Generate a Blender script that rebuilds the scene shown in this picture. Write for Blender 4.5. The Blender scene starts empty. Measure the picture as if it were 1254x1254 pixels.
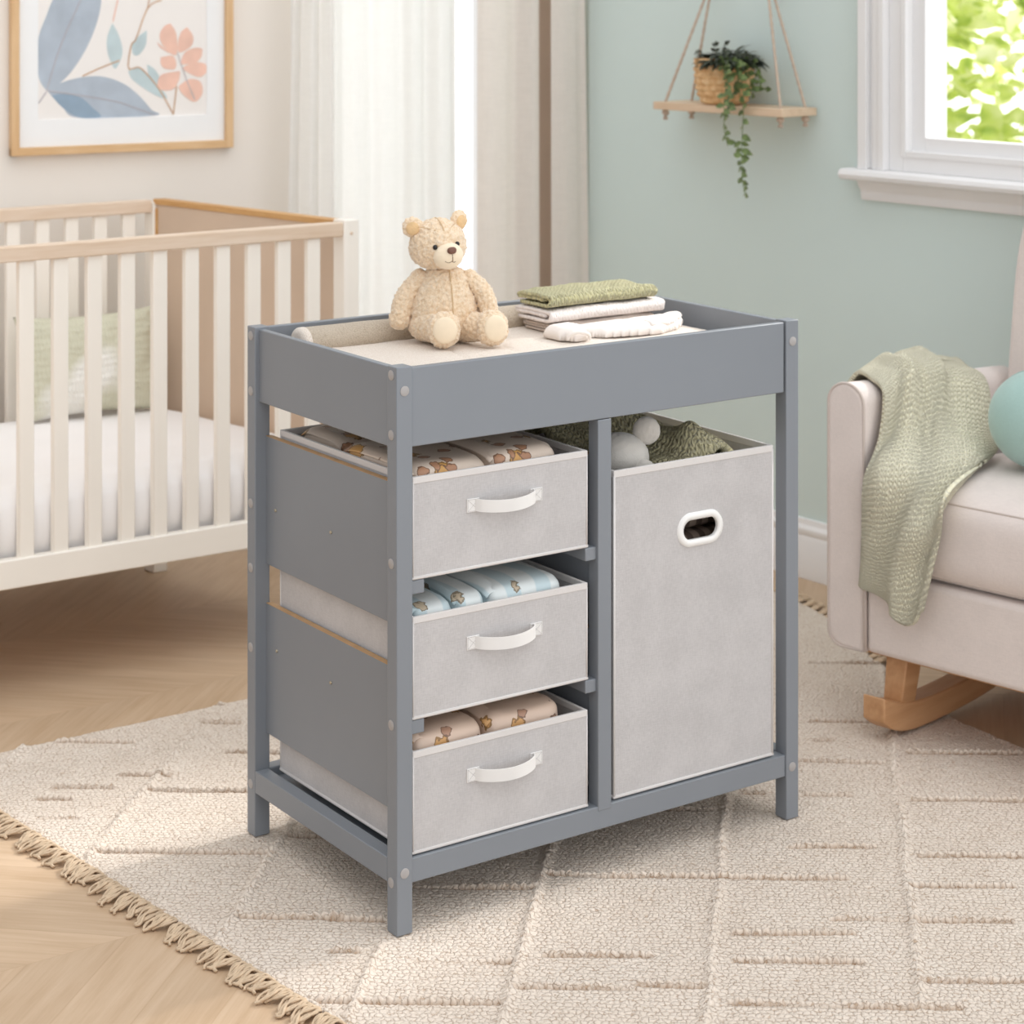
import bpy, bmesh, math, random
import numpy as np
from mathutils import Vector, noise
random.seed(7); np.random.seed(7)
PI = math.pi
S = bpy.context.scene
COL = S.collection

# ------------------------------------------------------------------ camera, world, sun, exposure
cd = bpy.data.cameras.new('camera'); cam = bpy.data.objects.new('camera', cd); COL.objects.link(cam)
cam.location = (-1.747, -2.8438, 1.504)
cam.rotation_euler = (PI/2, 0, -0.60545)
cd.sensor_width = 36; cd.sensor_fit = 'HORIZONTAL'
cd.lens = 2583.24/1254*36
cd.shift_x = 0; cd.shift_y = -(627+17.54)/1254
cd.clip_start = .05; cd.clip_end = 100
cd.dof.use_dof = True; cd.dof.focus_distance = 3.35; cd.dof.aperture_fstop = 6.3
S.camera = cam

SKY = .52; LOBE = .95; ZENITH = .72
W = bpy.data.worlds.new('daylight'); S.world = W; W.use_nodes = True
bg = W.node_tree.nodes['Background']
# even daylight, brighter towards the open front of the room, with a bright hazy horizon on the garden side (behind both windows)
wt = W.node_tree; wc = wt.nodes.new('ShaderNodeTexCoord'); wx = wt.nodes.new('ShaderNodeSeparateXYZ'); wt.links.new(wc.outputs['Generated'], wx.inputs[0])
def wramp(src, lo, hi):
    q = wt.nodes.new('ShaderNodeMapRange'); q.interpolation_type = 'SMOOTHSTEP'; wt.links.new(src, q.inputs[0])
    q.inputs[1].default_value = lo; q.inputs[2].default_value = hi; return q.outputs[0]
wd = wt.nodes.new('ShaderNodeVectorMath'); wd.operation = 'DOT_PRODUCT'; wt.links.new(wc.outputs['Generated'], wd.inputs[0]); wd.inputs[1].default_value = (.6, .8, 0)
wm = wt.nodes.new('ShaderNodeMath'); wm.operation = 'MULTIPLY'; wt.links.new(wramp(wx.outputs[2], .38, .16), wm.inputs[0]); wt.links.new(wramp(wd.outputs['Value'], .1, .5), wm.inputs[1])
ws = wt.nodes.new('ShaderNodeMath'); ws.operation = 'MULTIPLY_ADD'; wt.links.new(wm.outputs[0], ws.inputs[0]); ws.inputs[1].default_value = 2.2; wl = wt.nodes.new('ShaderNodeVectorMath'); wl.operation = 'DOT_PRODUCT'; wt.links.new(wc.outputs['Generated'], wl.inputs[0]); wl.inputs[1].default_value = (.36, -.84, .40)
wf = wt.nodes.new('ShaderNodeMath'); wf.operation = 'MULTIPLY_ADD'; wt.links.new(wramp(wl.outputs['Value'], -.1, .9), wf.inputs[0]); wf.inputs[1].default_value = LOBE; wz = wt.nodes.new('ShaderNodeMath'); wz.operation = 'MULTIPLY_ADD'; wt.links.new(wramp(wx.outputs[2], .45, 1.0), wz.inputs[0]); wz.inputs[1].default_value = ZENITH; wz.inputs[2].default_value = SKY
wt.links.new(wz.outputs[0], wf.inputs[2])
wt.links.new(wf.outputs[0], ws.inputs[2])
bg.inputs[0].default_value = (.97, .985, 1.0, 1); wt.links.new(ws.outputs[0], bg.inputs[1])

sd = bpy.data.lights.new('sun', 'SUN'); sun = bpy.data.objects.new('sun', sd); COL.objects.link(sun)
sd.energy = 3.3; sd.angle = math.radians(9); sd.color = (1, .97, .93)
sun.rotation_euler = Vector((.78, .0, .53)).to_track_quat('Z', 'Y').to_euler()
sun.location = (3, -4, 5)

S.view_settings.view_transform = 'Standard'; S.view_settings.look = 'None'
S.view_settings.gamma = 1; S.view_settings.use_curve_mapping = False
S.view_settings.exposure = -.03

# ------------------------------------------------------------------ helpers
def lin(c):
    return tuple(((x/255)/12.92 if x/255 <= .04045 else ((x/255+.055)/1.055)**2.4) for x in c)+(1,)

class MB:
    def __init__(s): s.v = []; s.f = []; s.m = []; s.uv = None
    def add(s, V, F, mi=0):
        b = len(s.v); s.v += [tuple(map(float, p)) for p in V]
        s.f += [tuple(b+i for i in q) for q in F]; s.m += [mi]*len(F); return s
    def box(s, x0, x1, y0, y1, z0, z1, mi=0):
        V = [(x, y, z) for z in (z0, z1) for y in (y0, y1) for x in (x0, x1)]
        return s.add(V, [(0,2,3,1),(4,5,7,6),(0,1,5,4),(2,6,7,3),(0,4,6,2),(1,3,7,5)], mi)
    def grid(s, A, cu=False, cv=False, mi=0):
        A = np.asarray(A); n, m = A.shape[:2]
        F = []
        for i in range(n if cu else n-1):
            for j in range(m if cv else m-1):
                F.append((i*m+j, ((i+1)%n)*m+j, ((i+1)%n)*m+(j+1)%m, i*m+(j+1)%m))
        return s.add(A.reshape(-1, 3), F, mi)
    def tube(s, path, r, n=8, closed=False, mi=0):
        P = [Vector(p) for p in path]; N = len(P); rr = r if hasattr(r, '__len__') else [r]*N
        rings = []; up = None
        for i in range(N):
            t = (P[(i+1) % N]-P[i-1]) if closed else (P[min(i+1, N-1)]-P[max(i-1, 0)])
            t.normalize()
            if up is None:
                up = Vector((0,0,1)) if abs(t.z) < .9 else Vector((1,0,0))
            a = (up-t*up.dot(t)).normalized(); b = t.cross(a); up = a
            rings.append([P[i]+a*rr[i]*math.cos(2*PI*k/n)+b*rr[i]*math.sin(2*PI*k/n) for k in range(n)])
        s.grid(np.array(rings), cu=closed, cv=True, mi=mi)
        if not closed:
            b = len(s.v)-N*n
            s.f += [tuple(b+k for k in range(n)), tuple(b+(N-1)*n+k for k in reversed(range(n)))]; s.m += [mi, mi]
        return s
    def lathe(s, prof, n=32, c=(0,0,0), mi=0):
        A = [[(c[0]+r*math.cos(2*PI*k/n), c[1]+r*math.sin(2*PI*k/n), c[2]+z) for k in range(n)] for r, z in prof]
        return s.grid(np.array(A), cv=True, mi=mi)
    def ell(s, c, r, nu=32, nv=20, R=None, disp=None, power=1.0, mi=0):
        A = np.zeros((nv+1, nu, 3))
        for i in range(nv+1):
            ph = -PI/2+PI*i/nv
            for j in range(nu):
                th = 2*PI*j/nu
                f = lambda q: math.copysign(abs(q)**power, q)
                p = Vector((f(math.cos(ph))*f(math.cos(th))*r[0], f(math.cos(ph))*f(math.sin(th))*r[1], f(math.sin(ph))*r[2]))
                if R is not None: p = R @ p
                p = p+Vector(c)
                if disp:
                    nrm = (p-Vector(c)).normalized(); p = p+nrm*disp(p)
                A[i, j] = p
        return s.grid(A, cv=True, mi=mi)
    def disc(s, c, ax, r, t, n=20, mi=0):
        c = Vector(c); ax = Vector(ax).normalized()
        return s.tube([c, c+ax*t*.7, c+ax*t], [r, r, r*.86], n=n, mi=mi)
    def poly(s, pts, mi=0):
        b = len(s.v); s.v += [tuple(map(float, p)) for p in pts]; s.f.append(tuple(range(b, b+len(pts)))); s.m.append(mi); return s
    def build(s, name, mats, parent=None, smooth=False, bevel=0, seg=2, solid=0, sub=0, off=-1, weld=False, angle=None):
        me = bpy.data.meshes.new(name); me.from_pydata(s.v, [], s.f)
        for m in (mats if isinstance(mats, (list, tuple)) else [mats]): me.materials.append(m)
        me.polygons.foreach_set('material_index', s.m)
        bm = bmesh.new(); bm.from_mesh(me)
        if weld: bmesh.ops.remove_doubles(bm, verts=bm.verts, dist=weld)
        bmesh.ops.recalc_face_normals(bm, faces=bm.faces); bm.to_mesh(me); bm.free()
        if s.uv is not None:
            L = me.uv_layers.new(name='UVMap'); vi = np.zeros(len(me.loops), int); me.loops.foreach_get('vertex_index', vi)
            L.data.foreach_set('uv', np.asarray(s.uv, float)[vi].ravel())
        o = bpy.data.objects.new(name, me); COL.objects.link(o)
        if parent is not None: o.parent = parent
        if solid:
            q = o.modifiers.new('solid', 'SOLIDIFY'); q.thickness = solid; q.offset = off
            if angle: e = o.modifiers.new('split', 'EDGE_SPLIT'); e.split_angle = math.radians(angle)
        if bevel:
            q = o.modifiers.new('bevel', 'BEVEL'); q.width = bevel; q.segments = seg; q.limit_method = 'ANGLE'; q.angle_limit = math.radians(35)
            q.harden_normals = False
        if sub:
            q = o.modifiers.new('sub', 'SUBSURF'); q.levels = sub; q.render_levels = sub
        if smooth or bevel:
            me.polygons.foreach_set('use_smooth', [True]*len(me.polygons))
            if angle or (bevel and not smooth):
                try: me.set_sharp_from_angle(angle=math.radians(angle or 40))
                except Exception: pass
        return o

def tag(o, label=None, cat=None, group=None, kind=None):
    if label: o['label'] = label
    if cat: o['category'] = cat
    if group: o['group'] = group
    if kind: o['kind'] = kind
    return o
def thing(name, label, cat, loc=(0,0,0), rz=0, group=None):
    o = bpy.data.objects.new(name, None); COL.objects.link(o); o.empty_display_size = .05
    o.location = loc; o.rotation_euler = (0, 0, rz); return tag(o, label, cat, group)
def dup(r, loc, label, rz=None):
    c = r.copy(); COL.objects.link(c); c.location = loc; c['label'] = label
    if rz is not None: c.rotation_euler = (0, 0, rz)
    for ch in list(r.children):
        d = ch.copy(); COL.objects.link(d); d.parent = c
        for g in list(ch.children):
            e = g.copy(); COL.objects.link(e); e.parent = d
    return c

def vnoise(x, y, seed=0):
    rs = np.random.RandomState(seed); T = rs.rand(256, 256)
    xi = np.floor(x).astype(int); yi = np.floor(y).astype(int); fx = x-xi; fy = y-yi
    fx = fx*fx*(3-2*fx); fy = fy*fy*(3-2*fy)
    g = lambda a, b: T[a % 256, b % 256]
    return (g(xi, yi)*(1-fx)+g(xi+1, yi)*fx)*(1-fy)+(g(xi, yi+1)*(1-fx)+g(xi+1, yi+1)*fx)*fy
def catmull(P, n):
    """resample control points (k, ...) to n samples with a Catmull-Rom spline along axis 0"""
    P = np.asarray(P, float); k = len(P); out = []
    for t in np.linspace(0, k-1, n):
        i = min(int(t), k-2); f = t-i
        p0, p1, p2, p3 = P[max(i-1, 0)], P[i], P[i+1], P[min(i+2, k-1)]
        out.append(.5*((2*p1)+(-p0+p2)*f+(2*p0-5*p1+4*p2-p3)*f*f+(-p0+3*p1-3*p2+p3)*f**3))
    return np.array(out)
def net(ctrl, n, m):
    A = catmull(ctrl, n); return np.swapaxes(catmull(np.swapaxes(A, 0, 1), m), 0, 1)

# ------------------------------------------------------------------ materials
class NT:
    def __init__(s, name):
        s.mat = bpy.data.materials.new(name); s.mat.use_nodes = True; s.t = s.mat.node_tree
        s.b = s.t.nodes['Principled BSDF']; s.out = s.t.nodes['Material Output']
    def n(s, typ, **k):
        q = s.t.nodes.new(typ)
        for a, b in k.items(): setattr(q, a, b)
        return q
    def l(s, a, b): s.t.links.new(a, b)
    def math(s, op, a, b=None, c=None):
        q = s.n('ShaderNodeMath', operation=op)
        for i, x in enumerate((a, b, c)):
            if x is None: continue
            if isinstance(x, (int, float)): q.inputs[i].default_value = x
            else: s.l(x, q.inputs[i])
        return q.outputs[0]
    def mix(s, fac, a, b, blend='MIX'):
        q = s.n('ShaderNodeMix', data_type='RGBA', blend_type=blend)
        for i, x in ((0, fac), (6, a), (7, b)):
            if hasattr(x, 'links'): s.l(x, q.inputs[i])
            else: q.inputs[i].default_value = x
        return q.outputs[2]
    def coord(s, out='Object'): return s.n('ShaderNodeTexCoord').outputs[out]
    def noise(s, vec, scale, detail=3, rough=.5, out=0):
        q = s.n('ShaderNodeTexNoise'); q.inputs['Scale'].default_value = scale; q.inputs['Detail'].default_value = detail
        q.inputs['Roughness'].default_value = rough; s.l(vec, q.inputs['Vector']); return q.outputs[out]
    def ramp(s, fac, stops):
        q = s.n('ShaderNodeValToRGB'); e = q.color_ramp.elements
        while len(e) < len(stops): e.new(.5)
        for i, (p, c) in enumerate(stops): e[i].position = p; e[i].color = c
        s.l(fac, q.inputs[0]); return q.outputs[0]
    def scale(s, vec, sc):
        q = s.n('ShaderNodeMapping'); q.inputs['Scale'].default_value = sc; s.l(vec, q.inputs['Vector']); return q.outputs[0]
    def bump(s, h, strength=.5, dist=.002, prev=None):
        q = s.n('ShaderNodeBump'); q.inputs['Strength'].default_value = strength; q.inputs['Distance'].default_value = dist
        s.l(h, q.inputs['Height'])
        if prev is not None: s.l(prev, q.inputs['Normal'])
        s.l(q.outputs[0], s.b.inputs['Normal']); return q.outputs[0]

def simple(name, c, rough=.5, var=.04, vscale=8, bump=0, bscale=200, bdist=.0005, sheen=0, spec=.5, metal=0, sss=0):
    t = NT(name); co = t.coord()
    c = lin(c); nz = t.noise(co, vscale, 3)
    lo = tuple(x*(1-var) for x in c[:3])+(1,); hi = tuple(min(1, x*(1+var)) for x in c[:3])+(1,)
    t.l(t.ramp(nz, [(.3, lo), (.7, hi)]), t.b.inputs['Base Color'])
    t.b.inputs['Roughness'].default_value = rough; t.b.inputs['Metallic'].default_value = metal
    t.b.inputs['Specular IOR Level'].default_value = spec
    if sheen:
        t.b.inputs['Sheen Weight'].default_value = sheen; t.b.inputs['Sheen Roughness'].default_value = .5
    if bump: t.bump(t.noise(co, bscale, 2, .6), bump, bdist)
    return t.mat

def fabric(name, c, weave=900, strength=.35, dist=.0006, mott=.06, rough=.9, sheen=.25, trans=0):
    """woven cloth: crossed threads + mottling"""
    t = NT(name); co = t.coord(); c = lin(c)
    a = t.noise(t.scale(co, (1, 1, .18)), weave, 2); b = t.noise(t.scale(co, (.18, .18, 1)), weave, 2)
    h = t.math('ADD', a, b)
    big = t.noise(co, 14, 4)
    f = t.math('ADD', t.math('MULTIPLY', h, .5), t.math('MULTIPLY', t.math('SUBTRACT', big, .5), .6))
    lo = tuple(x*(1-mott) for x in c[:3])+(1,); hi = tuple(min(1, x*(1+mott)) for x in c[:3])+(1,)
    t.l(t.ramp(f, [(.35, lo), (.65, hi)]), t.b.inputs['Base Color'])
    t.b.inputs['Roughness'].default_value = rough; t.b.inputs['Specular IOR Level'].default_value = .2
    t.b.inputs['Sheen Weight'].default_value = sheen
    t.bump(h, strength, dist); return t.mat

def wood(name, c1, c2, axis=0, sc=1.0, rough=.45):
    t = NT(name); co = t.coord()
    s = [14*sc, 14*sc, 14*sc]; s[axis] = 1.1*sc
    v = t.scale(co, tuple(s)); g = t.noise(v, 2.2, 5, .6); g2 = t.noise(v, 9, 3, .6)
    f = t.math('ADD', t.math('MULTIPLY', g, .7), t.math('MULTIPLY', g2, .3))
    t.l(t.ramp(f, [(.33, lin(c2)), (.62, lin(c1))]), t.b.inputs['Base Color'])
    t.b.inputs['Roughness'].default_value = rough
    t.bump(g2, .08, .0005); return t.mat

def knit(name, c, c2, nu, nv, strength=1, dist=.003, rough=.95):
    """V stitches laid out in the UV grid of the cloth"""
    t = NT(name); uv = t.coord('UV')
    sx = t.n('ShaderNodeSeparateXYZ'); t.l(uv, sx.inputs[0])
    u = t.math('MULTIPLY', sx.outputs[0], nu); v = t.math('MULTIPLY', sx.outputs[1], nv)
    wob = t.noise(uv, 30, 2)
    v = t.math('ADD', v, t.math('MULTIPLY', wob, 1.3)); u = t.math('ADD', u, t.math('MULTIPLY', t.noise(uv, 22, 2), 1.0))
    fu = t.math('ABSOLUTE', t.math('SUBTRACT', t.math('FRACT', u), .5))
    a = t.math('SINE', t.math('MULTIPLY', t.math('ADD', v, fu), 2*PI))
    b = t.math('SINE', t.math('MULTIPLY', fu, 2*PI))
    h = t.math('ADD', t.math('MULTIPLY', a, .35), t.math('MULTIPLY', b, .5))
    h = t.math('ADD', h, t.math('MULTIPLY', t.noise(uv, 260, 2), .35))
    t.l(t.ramp(t.math('MULTIPLY_ADD', h, .5, .35), [(.12, lin(c2)), (.5, lin(c))]), t.b.inputs['Base Color'])
    t.b.inputs['Roughness'].default_value = rough; t.b.inputs['Specular IOR Level'].default_value = .15
    t.b.inputs['Sheen Weight'].default_value = .3
    t.bump(h, strength, dist); return t.mat

def printed(name, base, cols, sc, thr, stripes=None, rough=.45):
    """printed wrapper: blotches of two inks on a base colour"""
    t = NT(name); co = t.coord()
    col = lin(base)
    if stripes:
        wv = t.n('ShaderNodeTexWave', wave_type='BANDS', bands_direction='X'); wv.inputs['Scale'].default_value = stripes[1]
        wv.inputs['Distortion'].default_value = 3; wv.inputs['Detail'].default_value = 1; t.l(co, wv.inputs['Vector'])
        col = t.ramp(wv.outputs[1], [(.45, lin(base)), (.6, lin(stripes[0]))])
    for i, c in enumerate(cols):
        vo = t.n('ShaderNodeTexVoronoi'); vo.inputs['Scale'].default_value = sc*(1+.35*i); vo.inputs['Randomness'].default_value = 1
        ofs = t.n('ShaderNodeMapping'); ofs.inputs['Location'].default_value = (i*3.1, i*1.7, i*.3); ofs.inputs['Scale'].default_value = (1, .7+.5*i, 1)
        t.l(t.n('ShaderNodeTexCoord').outputs['Object'], ofs.inputs[0])
        wob = t.noise(co, 120, 1)
        t.l(ofs.outputs[0], vo.inputs['Vector'])
        d = t.math('ADD', vo.outputs['Distance'], t.math('MULTIPLY', t.math('SUBTRACT', wob, .5), .25))
        m = t.math('LESS_THAN', d, thr)
        col = t.mix(t.math('LESS_THAN', d, thr+.05), col, lin(tuple(q*.72 for q in c)))
        col = t.mix(m, col, lin(c))
    if hasattr(col, 'links'): t.l(col, t.b.inputs['Base Color'])
    else: t.b.inputs['Base Color'].default_value = col
    t.b.inputs['Roughness'].default_value = rough
    t.bump(t.noise(co, 26, 3), .25, .006); return t.mat

GREY = simple('painted_grey_wood', (130,135,142), .42, .02, 5, .06, 60, .0004)
RAW = simple('raw_wood_edge', (186,148,106), .6, .08, 40)
CAPM = simple('cap_plastic', (168,164,163), .4, .02)
BRASS = simple('screw_brass', (190,180,160), .3, .02, metal=.9)
BINF = fabric('bin_linen', (192,189,189), 480, .45, .0007, .075)
BINR = fabric('bin_binding', (216,212,210), 900, .3, .0005, .02)
BINI = fabric('bin_lining', (150,144,140), 700, .2, .0004, .05)
STRAP = simple('strap_webbing', (228,226,224), .7, .02, 30, .2, 900, .0003)
PLAST = simple('white_plastic', (238,237,235), .35, .01)
WHITEP = simple('white_trim_paint', (243,242,242), .4, .015, 4)
CREAMP = simple('cream_crib_paint', (249,242,232), .45, .02, 4)
BIRCH = wood('birch_wood', (232,212,192), (216,188,160), 0)
OAKE = wood('oak_edge', (216,170,112), (198,146,88), 1)
FRAMEW = wood('frame_wood', (226,190,146), (208,166,116), 0)
FRAMEV = wood('frame_wood_upright', (226,190,146), (206,162,112), 2)
BEECH = wood('beech_wood', (206,160,118), (186,138,96), 1, .8)
PLANKW = wood('shelf_wood', (232,206,178), (212,182,150), 1)
PANELT = simple('taupe_panel', (214,190,168), .7, .03, 6)
GREENW = simple('green_wall_paint', (216,231,228), .85, .012, 3, .05, 120, .0005)
CREAMW = simple('cream_wall_paint', (240,233,225), .85, .012, 3, .05, 120, .0005)
MATF = simple('white_crib_sheet', (249,246,245), .85, .015, 6, .15, 30, .004, sheen=.2)
ROPE = simple('jute_rope', (200,180,162), .9, .08, 60, .6, 400, .001)
STEM = simple('vine_stem', (86,104,58), .6, .1, 40)
GREYPLUSH = simple('grey_plush', (200,195,188), .95, .05, 30, .5, 350, .0015, sheen=.4)
EYE = simple('black_glass_eye', (22,18,16), .08, .02)
NOSE = simple('brown_nose', (116,78,62), .45, .05, 60, .2, 500, .0004)
THREAD = simple('brown_thread', (120,92,66), .8, .05)
SEAMT = simple('tan_thread', (212,182,142), .9, .05)
CHAIRF = fabric('armchair_upholstery', (228,216,210), 520, .3, .0007, .04, .85, .35)
PIPE = fabric('armchair_piping', (206,192,184), 600, .3, .0005, .03)
BALLF = fabric('sage_cushion', (170,200,194), 650, .25, .0005, .04, .85, .4)
PADF = simple('suede_pad', (243,224,196), .9, .04, 40, .2, 500, .0006, sheen=.5)
PAPER = simple('picture_paper', (246,240,235), .7, .02, 3)
MATB = simple('mat_board', (247,247,247), .7, .01, 3)

def fur_mat():
    t = NT('cream_fur'); co = t.coord()
    n1 = t.noise(co, 180, 3, .65); n2 = t.noise(co, 420, 2)
    f = t.math('ADD', t.math('MULTIPLY', n1, .6), t.math('MULTIPLY', n2, .4))
    t.l(t.ramp(f, [(.34, lin((224,192,154))), (.5, lin((238,213,182))), (.66, lin((247,230,208)))]), t.b.inputs['Base Color'])
    t.b.inputs['Roughness'].default_value = .95; t.b.inputs['Specular IOR Level'].default_value = .1
    t.b.inputs['Sheen Weight'].default_value = .6; t.bump(f, .9, .003); return t.mat
FUR = fur_mat()

def terry(name, c, c2, scale=520, dist=.003):
    t = NT(name); co = t.coord()
    vo = t.n('ShaderNodeTexVoronoi'); vo.inputs['Scale'].default_value = scale*.5; t.l(co, vo.inputs['Vector'])
    n = t.noise(co, scale*.4, 2)
    h = t.math('SUBTRACT', t.math('MULTIPLY', n, .8), t.math('MULTIPLY', vo.outputs['Distance'], .7))
    t.l(t.ramp(t.math('ADD', h, .5), [(.3, lin(c2)), (.65, lin(c))]), t.b.inputs['Base Color'])
    t.b.inputs['Roughness'].default_value = .95; t.b.inputs['Specular IOR Level'].default_value = .1
    t.b.inputs['Sheen Weight'].default_value = .3; t.bump(h, .8, dist); return t.mat
TERRYC = terry('cream_terry', (240,229,218), (224,209,194), 1000, .002)
TERRYT = terry('taupe_terry', (198,184,166), (178,162,143), 1000, .002)
KGREEN = knit('green_towel_knit', (214,208,162), (178,170,118), 34, 30, 1.0, .006)
KCREAM = knit('cream_towel_knit', (242,232,227), (222,208,202), 40, 30, .55, .003)
KTAUPE = knit('taupe_towel_knit', (206,192,182), (176,160,150), 44, 24, .5, .0015)
KTHROW = knit('throw_knit', (250,244,216), (208,198,152), 50, 90, .9, .006)
KHEAP = knit('chunky_green_knit', (238,228,182), (188,174,120), 22, 24, 1, .012)
GARM = fabric('white_jersey', (242,234,228), 800, .25, .0006, .02, .9)
PILLOWF = None

def sheer(name, c, trans=.5, clear=0.0, rough_noise=.03):
    t = NT(name); co = t.coord()
    nz = t.noise(t.scale(co, (60, 60, 4)), 6, 3); nz2 = t.noise(t.scale(co, (4, 4, 60)), 6, 3)
    f = t.math('MULTIPLY', t.math('ADD', nz, nz2), .5); c = lin(c)
    col = t.ramp(f, [(.4, tuple(x*(1-rough_noise) for x in c[:3])+(1,)), (.6, c)])
    d = t.n('ShaderNodeBsdfDiffuse'); tr = t.n('ShaderNodeBsdfTranslucent'); t.l(col, d.inputs[0]); t.l(col, tr.inputs[0])
    m = t.n('ShaderNodeMixShader'); m.inputs[0].default_value = trans; t.l(d.outputs[0], m.inputs[1]); t.l(tr.outputs[0], m.inputs[2])
    last = m.outputs[0]
    if clear:
        tp = t.n('ShaderNodeBsdfTransparent'); m2 = t.n('ShaderNodeMixShader'); m2.inputs[0].default_value = clear
        t.l(last, m2.inputs[1]); t.l(tp.outputs[0], m2.inputs[2]); last = m2.outputs[0]
    t.l(last, t.out.inputs['Surface']); return t.mat
SHEERA = sheer('white_linen_curtain', (250,248,245), .55, .05)
SHEERB = sheer('sheer_voile', (250,249,246), .6, .10)
DRAPE = sheer('natural_linen_drape', (252,247,241), .40, 0, .05)
DRAPEL = simple('drape_lining', (226,190,140), .8, .03)

def glass_mat():
    t = NT('window_glass'); tp = t.n('ShaderNodeBsdfTransparent'); g = t.n('ShaderNodeBsdfGlossy'); g.inputs['Roughness'].default_value = .02
    lw = t.n('ShaderNodeLayerWeight'); lw.inputs['Blend'].default_value = .3
    f = t.math('MULTIPLY_ADD', t.math('POWER', lw.outputs['Facing'], 4), .35, .02)
    m = t.n('ShaderNodeMixShader'); t.l(f, m.inputs[0]); t.l(tp.outputs[0], m.inputs[1]); t.l(g.outputs[0], m.inputs[2])
    t.l(m.outputs[0], t.out.inputs['Surface']); return t.mat
GLASS = glass_mat()

def floor_mat():
    t = NT('chevron_oak_floor'); co = t.coord(); sx = t.n('ShaderNodeSeparateXYZ'); t.l(co, sx.inputs[0])
    x, y = sx.outputs[0], sx.outputs[1]
    v = t.math('DIVIDE', t.math('SUBTRACT', y, .27), .52); col = t.math('FLOOR', v)
    odd = t.math('ABSOLUTE', t.math('MODULO', col, 2)); s = t.math('SUBTRACT', t.math('MULTIPLY', odd, 2), 1)
    phi = math.radians(43); sn, cs = math.sin(phi), math.cos(phi)
    # height above the nearest seam, mirrored in every other column so that the boards meet in a chevron
    tri = t.math('PINGPONG', t.math('SUBTRACT', y, .27), .52)
    q = t.math('ADD', t.math('MULTIPLY', x, sn), t.math('MULTIPLY', tri, cs))
    al = t.math('SUBTRACT', t.math('MULTIPLY', x, cs), t.math('MULTIPLY', tri, sn))
    bid = t.math('FLOOR', t.math('DIVIDE', q, .115)); fr = t.math('FRACT', t.math('DIVIDE', q, .115))
    cb = t.n('ShaderNodeCombineXYZ'); t.l(bid, cb.inputs[0]); t.l(col, cb.inputs[1])
    wn = t.n('ShaderNodeTexWhiteNoise', noise_dimensions='2D'); t.l(cb.outputs[0], wn.inputs[0]); rnd = wn.outputs[0]
    gc = t.n('ShaderNodeCombineXYZ'); t.l(t.math('MULTIPLY', al, 3.0), gc.inputs[0]); t.l(t.math('MULTIPLY', q, 42), gc.inputs[1])
    t.l(t.math('ADD', t.math('MULTIPLY', rnd, 37), t.math('MULTIPLY', col, 5.3)), gc.inputs[2])
    g = t.noise(gc.outputs[0], 1.6, 5, .62)
    gc2 = t.n('ShaderNodeVectorMath', operation='MULTIPLY'); t.l(gc.outputs[0], gc2.inputs[0]); gc2.inputs[1].default_value = (1.2, .22, 1)
    g2 = t.noise(gc2.outputs[0], 1.3, 3)
    base = t.ramp(t.math('ADD', t.math('MULTIPLY', g, .65), t.math('MULTIPLY', g2, .35)),
                  [(.3, lin((186,157,126))), (.5, lin((199,172,143))), (.7, lin((209,184,157)))])
    tint = t.ramp(rnd, [(0, (.93, .92, .91, 1)), (1, (1.04, 1.035, 1.03, 1))])
    base = t.mix(1.0, base, tint, 'MULTIPLY')
    edge = t.math('LESS_THAN', t.math('MINIMUM', fr, t.math('SUBTRACT', 1, fr)), .012)
    vf = t.math('FRACT', v); seam = t.math('LESS_THAN', t.math('MINIMUM', vf, t.math('SUBTRACT', 1, vf)), .0016)
    e = t.math('MAXIMUM', edge, seam)
    base = t.mix(t.math('MULTIPLY', e, .16), base, lin((150,112,76)))
    t.l(base, t.b.inputs['Base Color']); t.b.inputs['Roughness'].default_value = .42; t.b.inputs['Specular IOR Level'].default_value = .35
    t.bump(t.math('SUBTRACT', t.math('MULTIPLY', g, .3), e), .12, .001); return t.mat
FLOORM = floor_mat()

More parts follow.
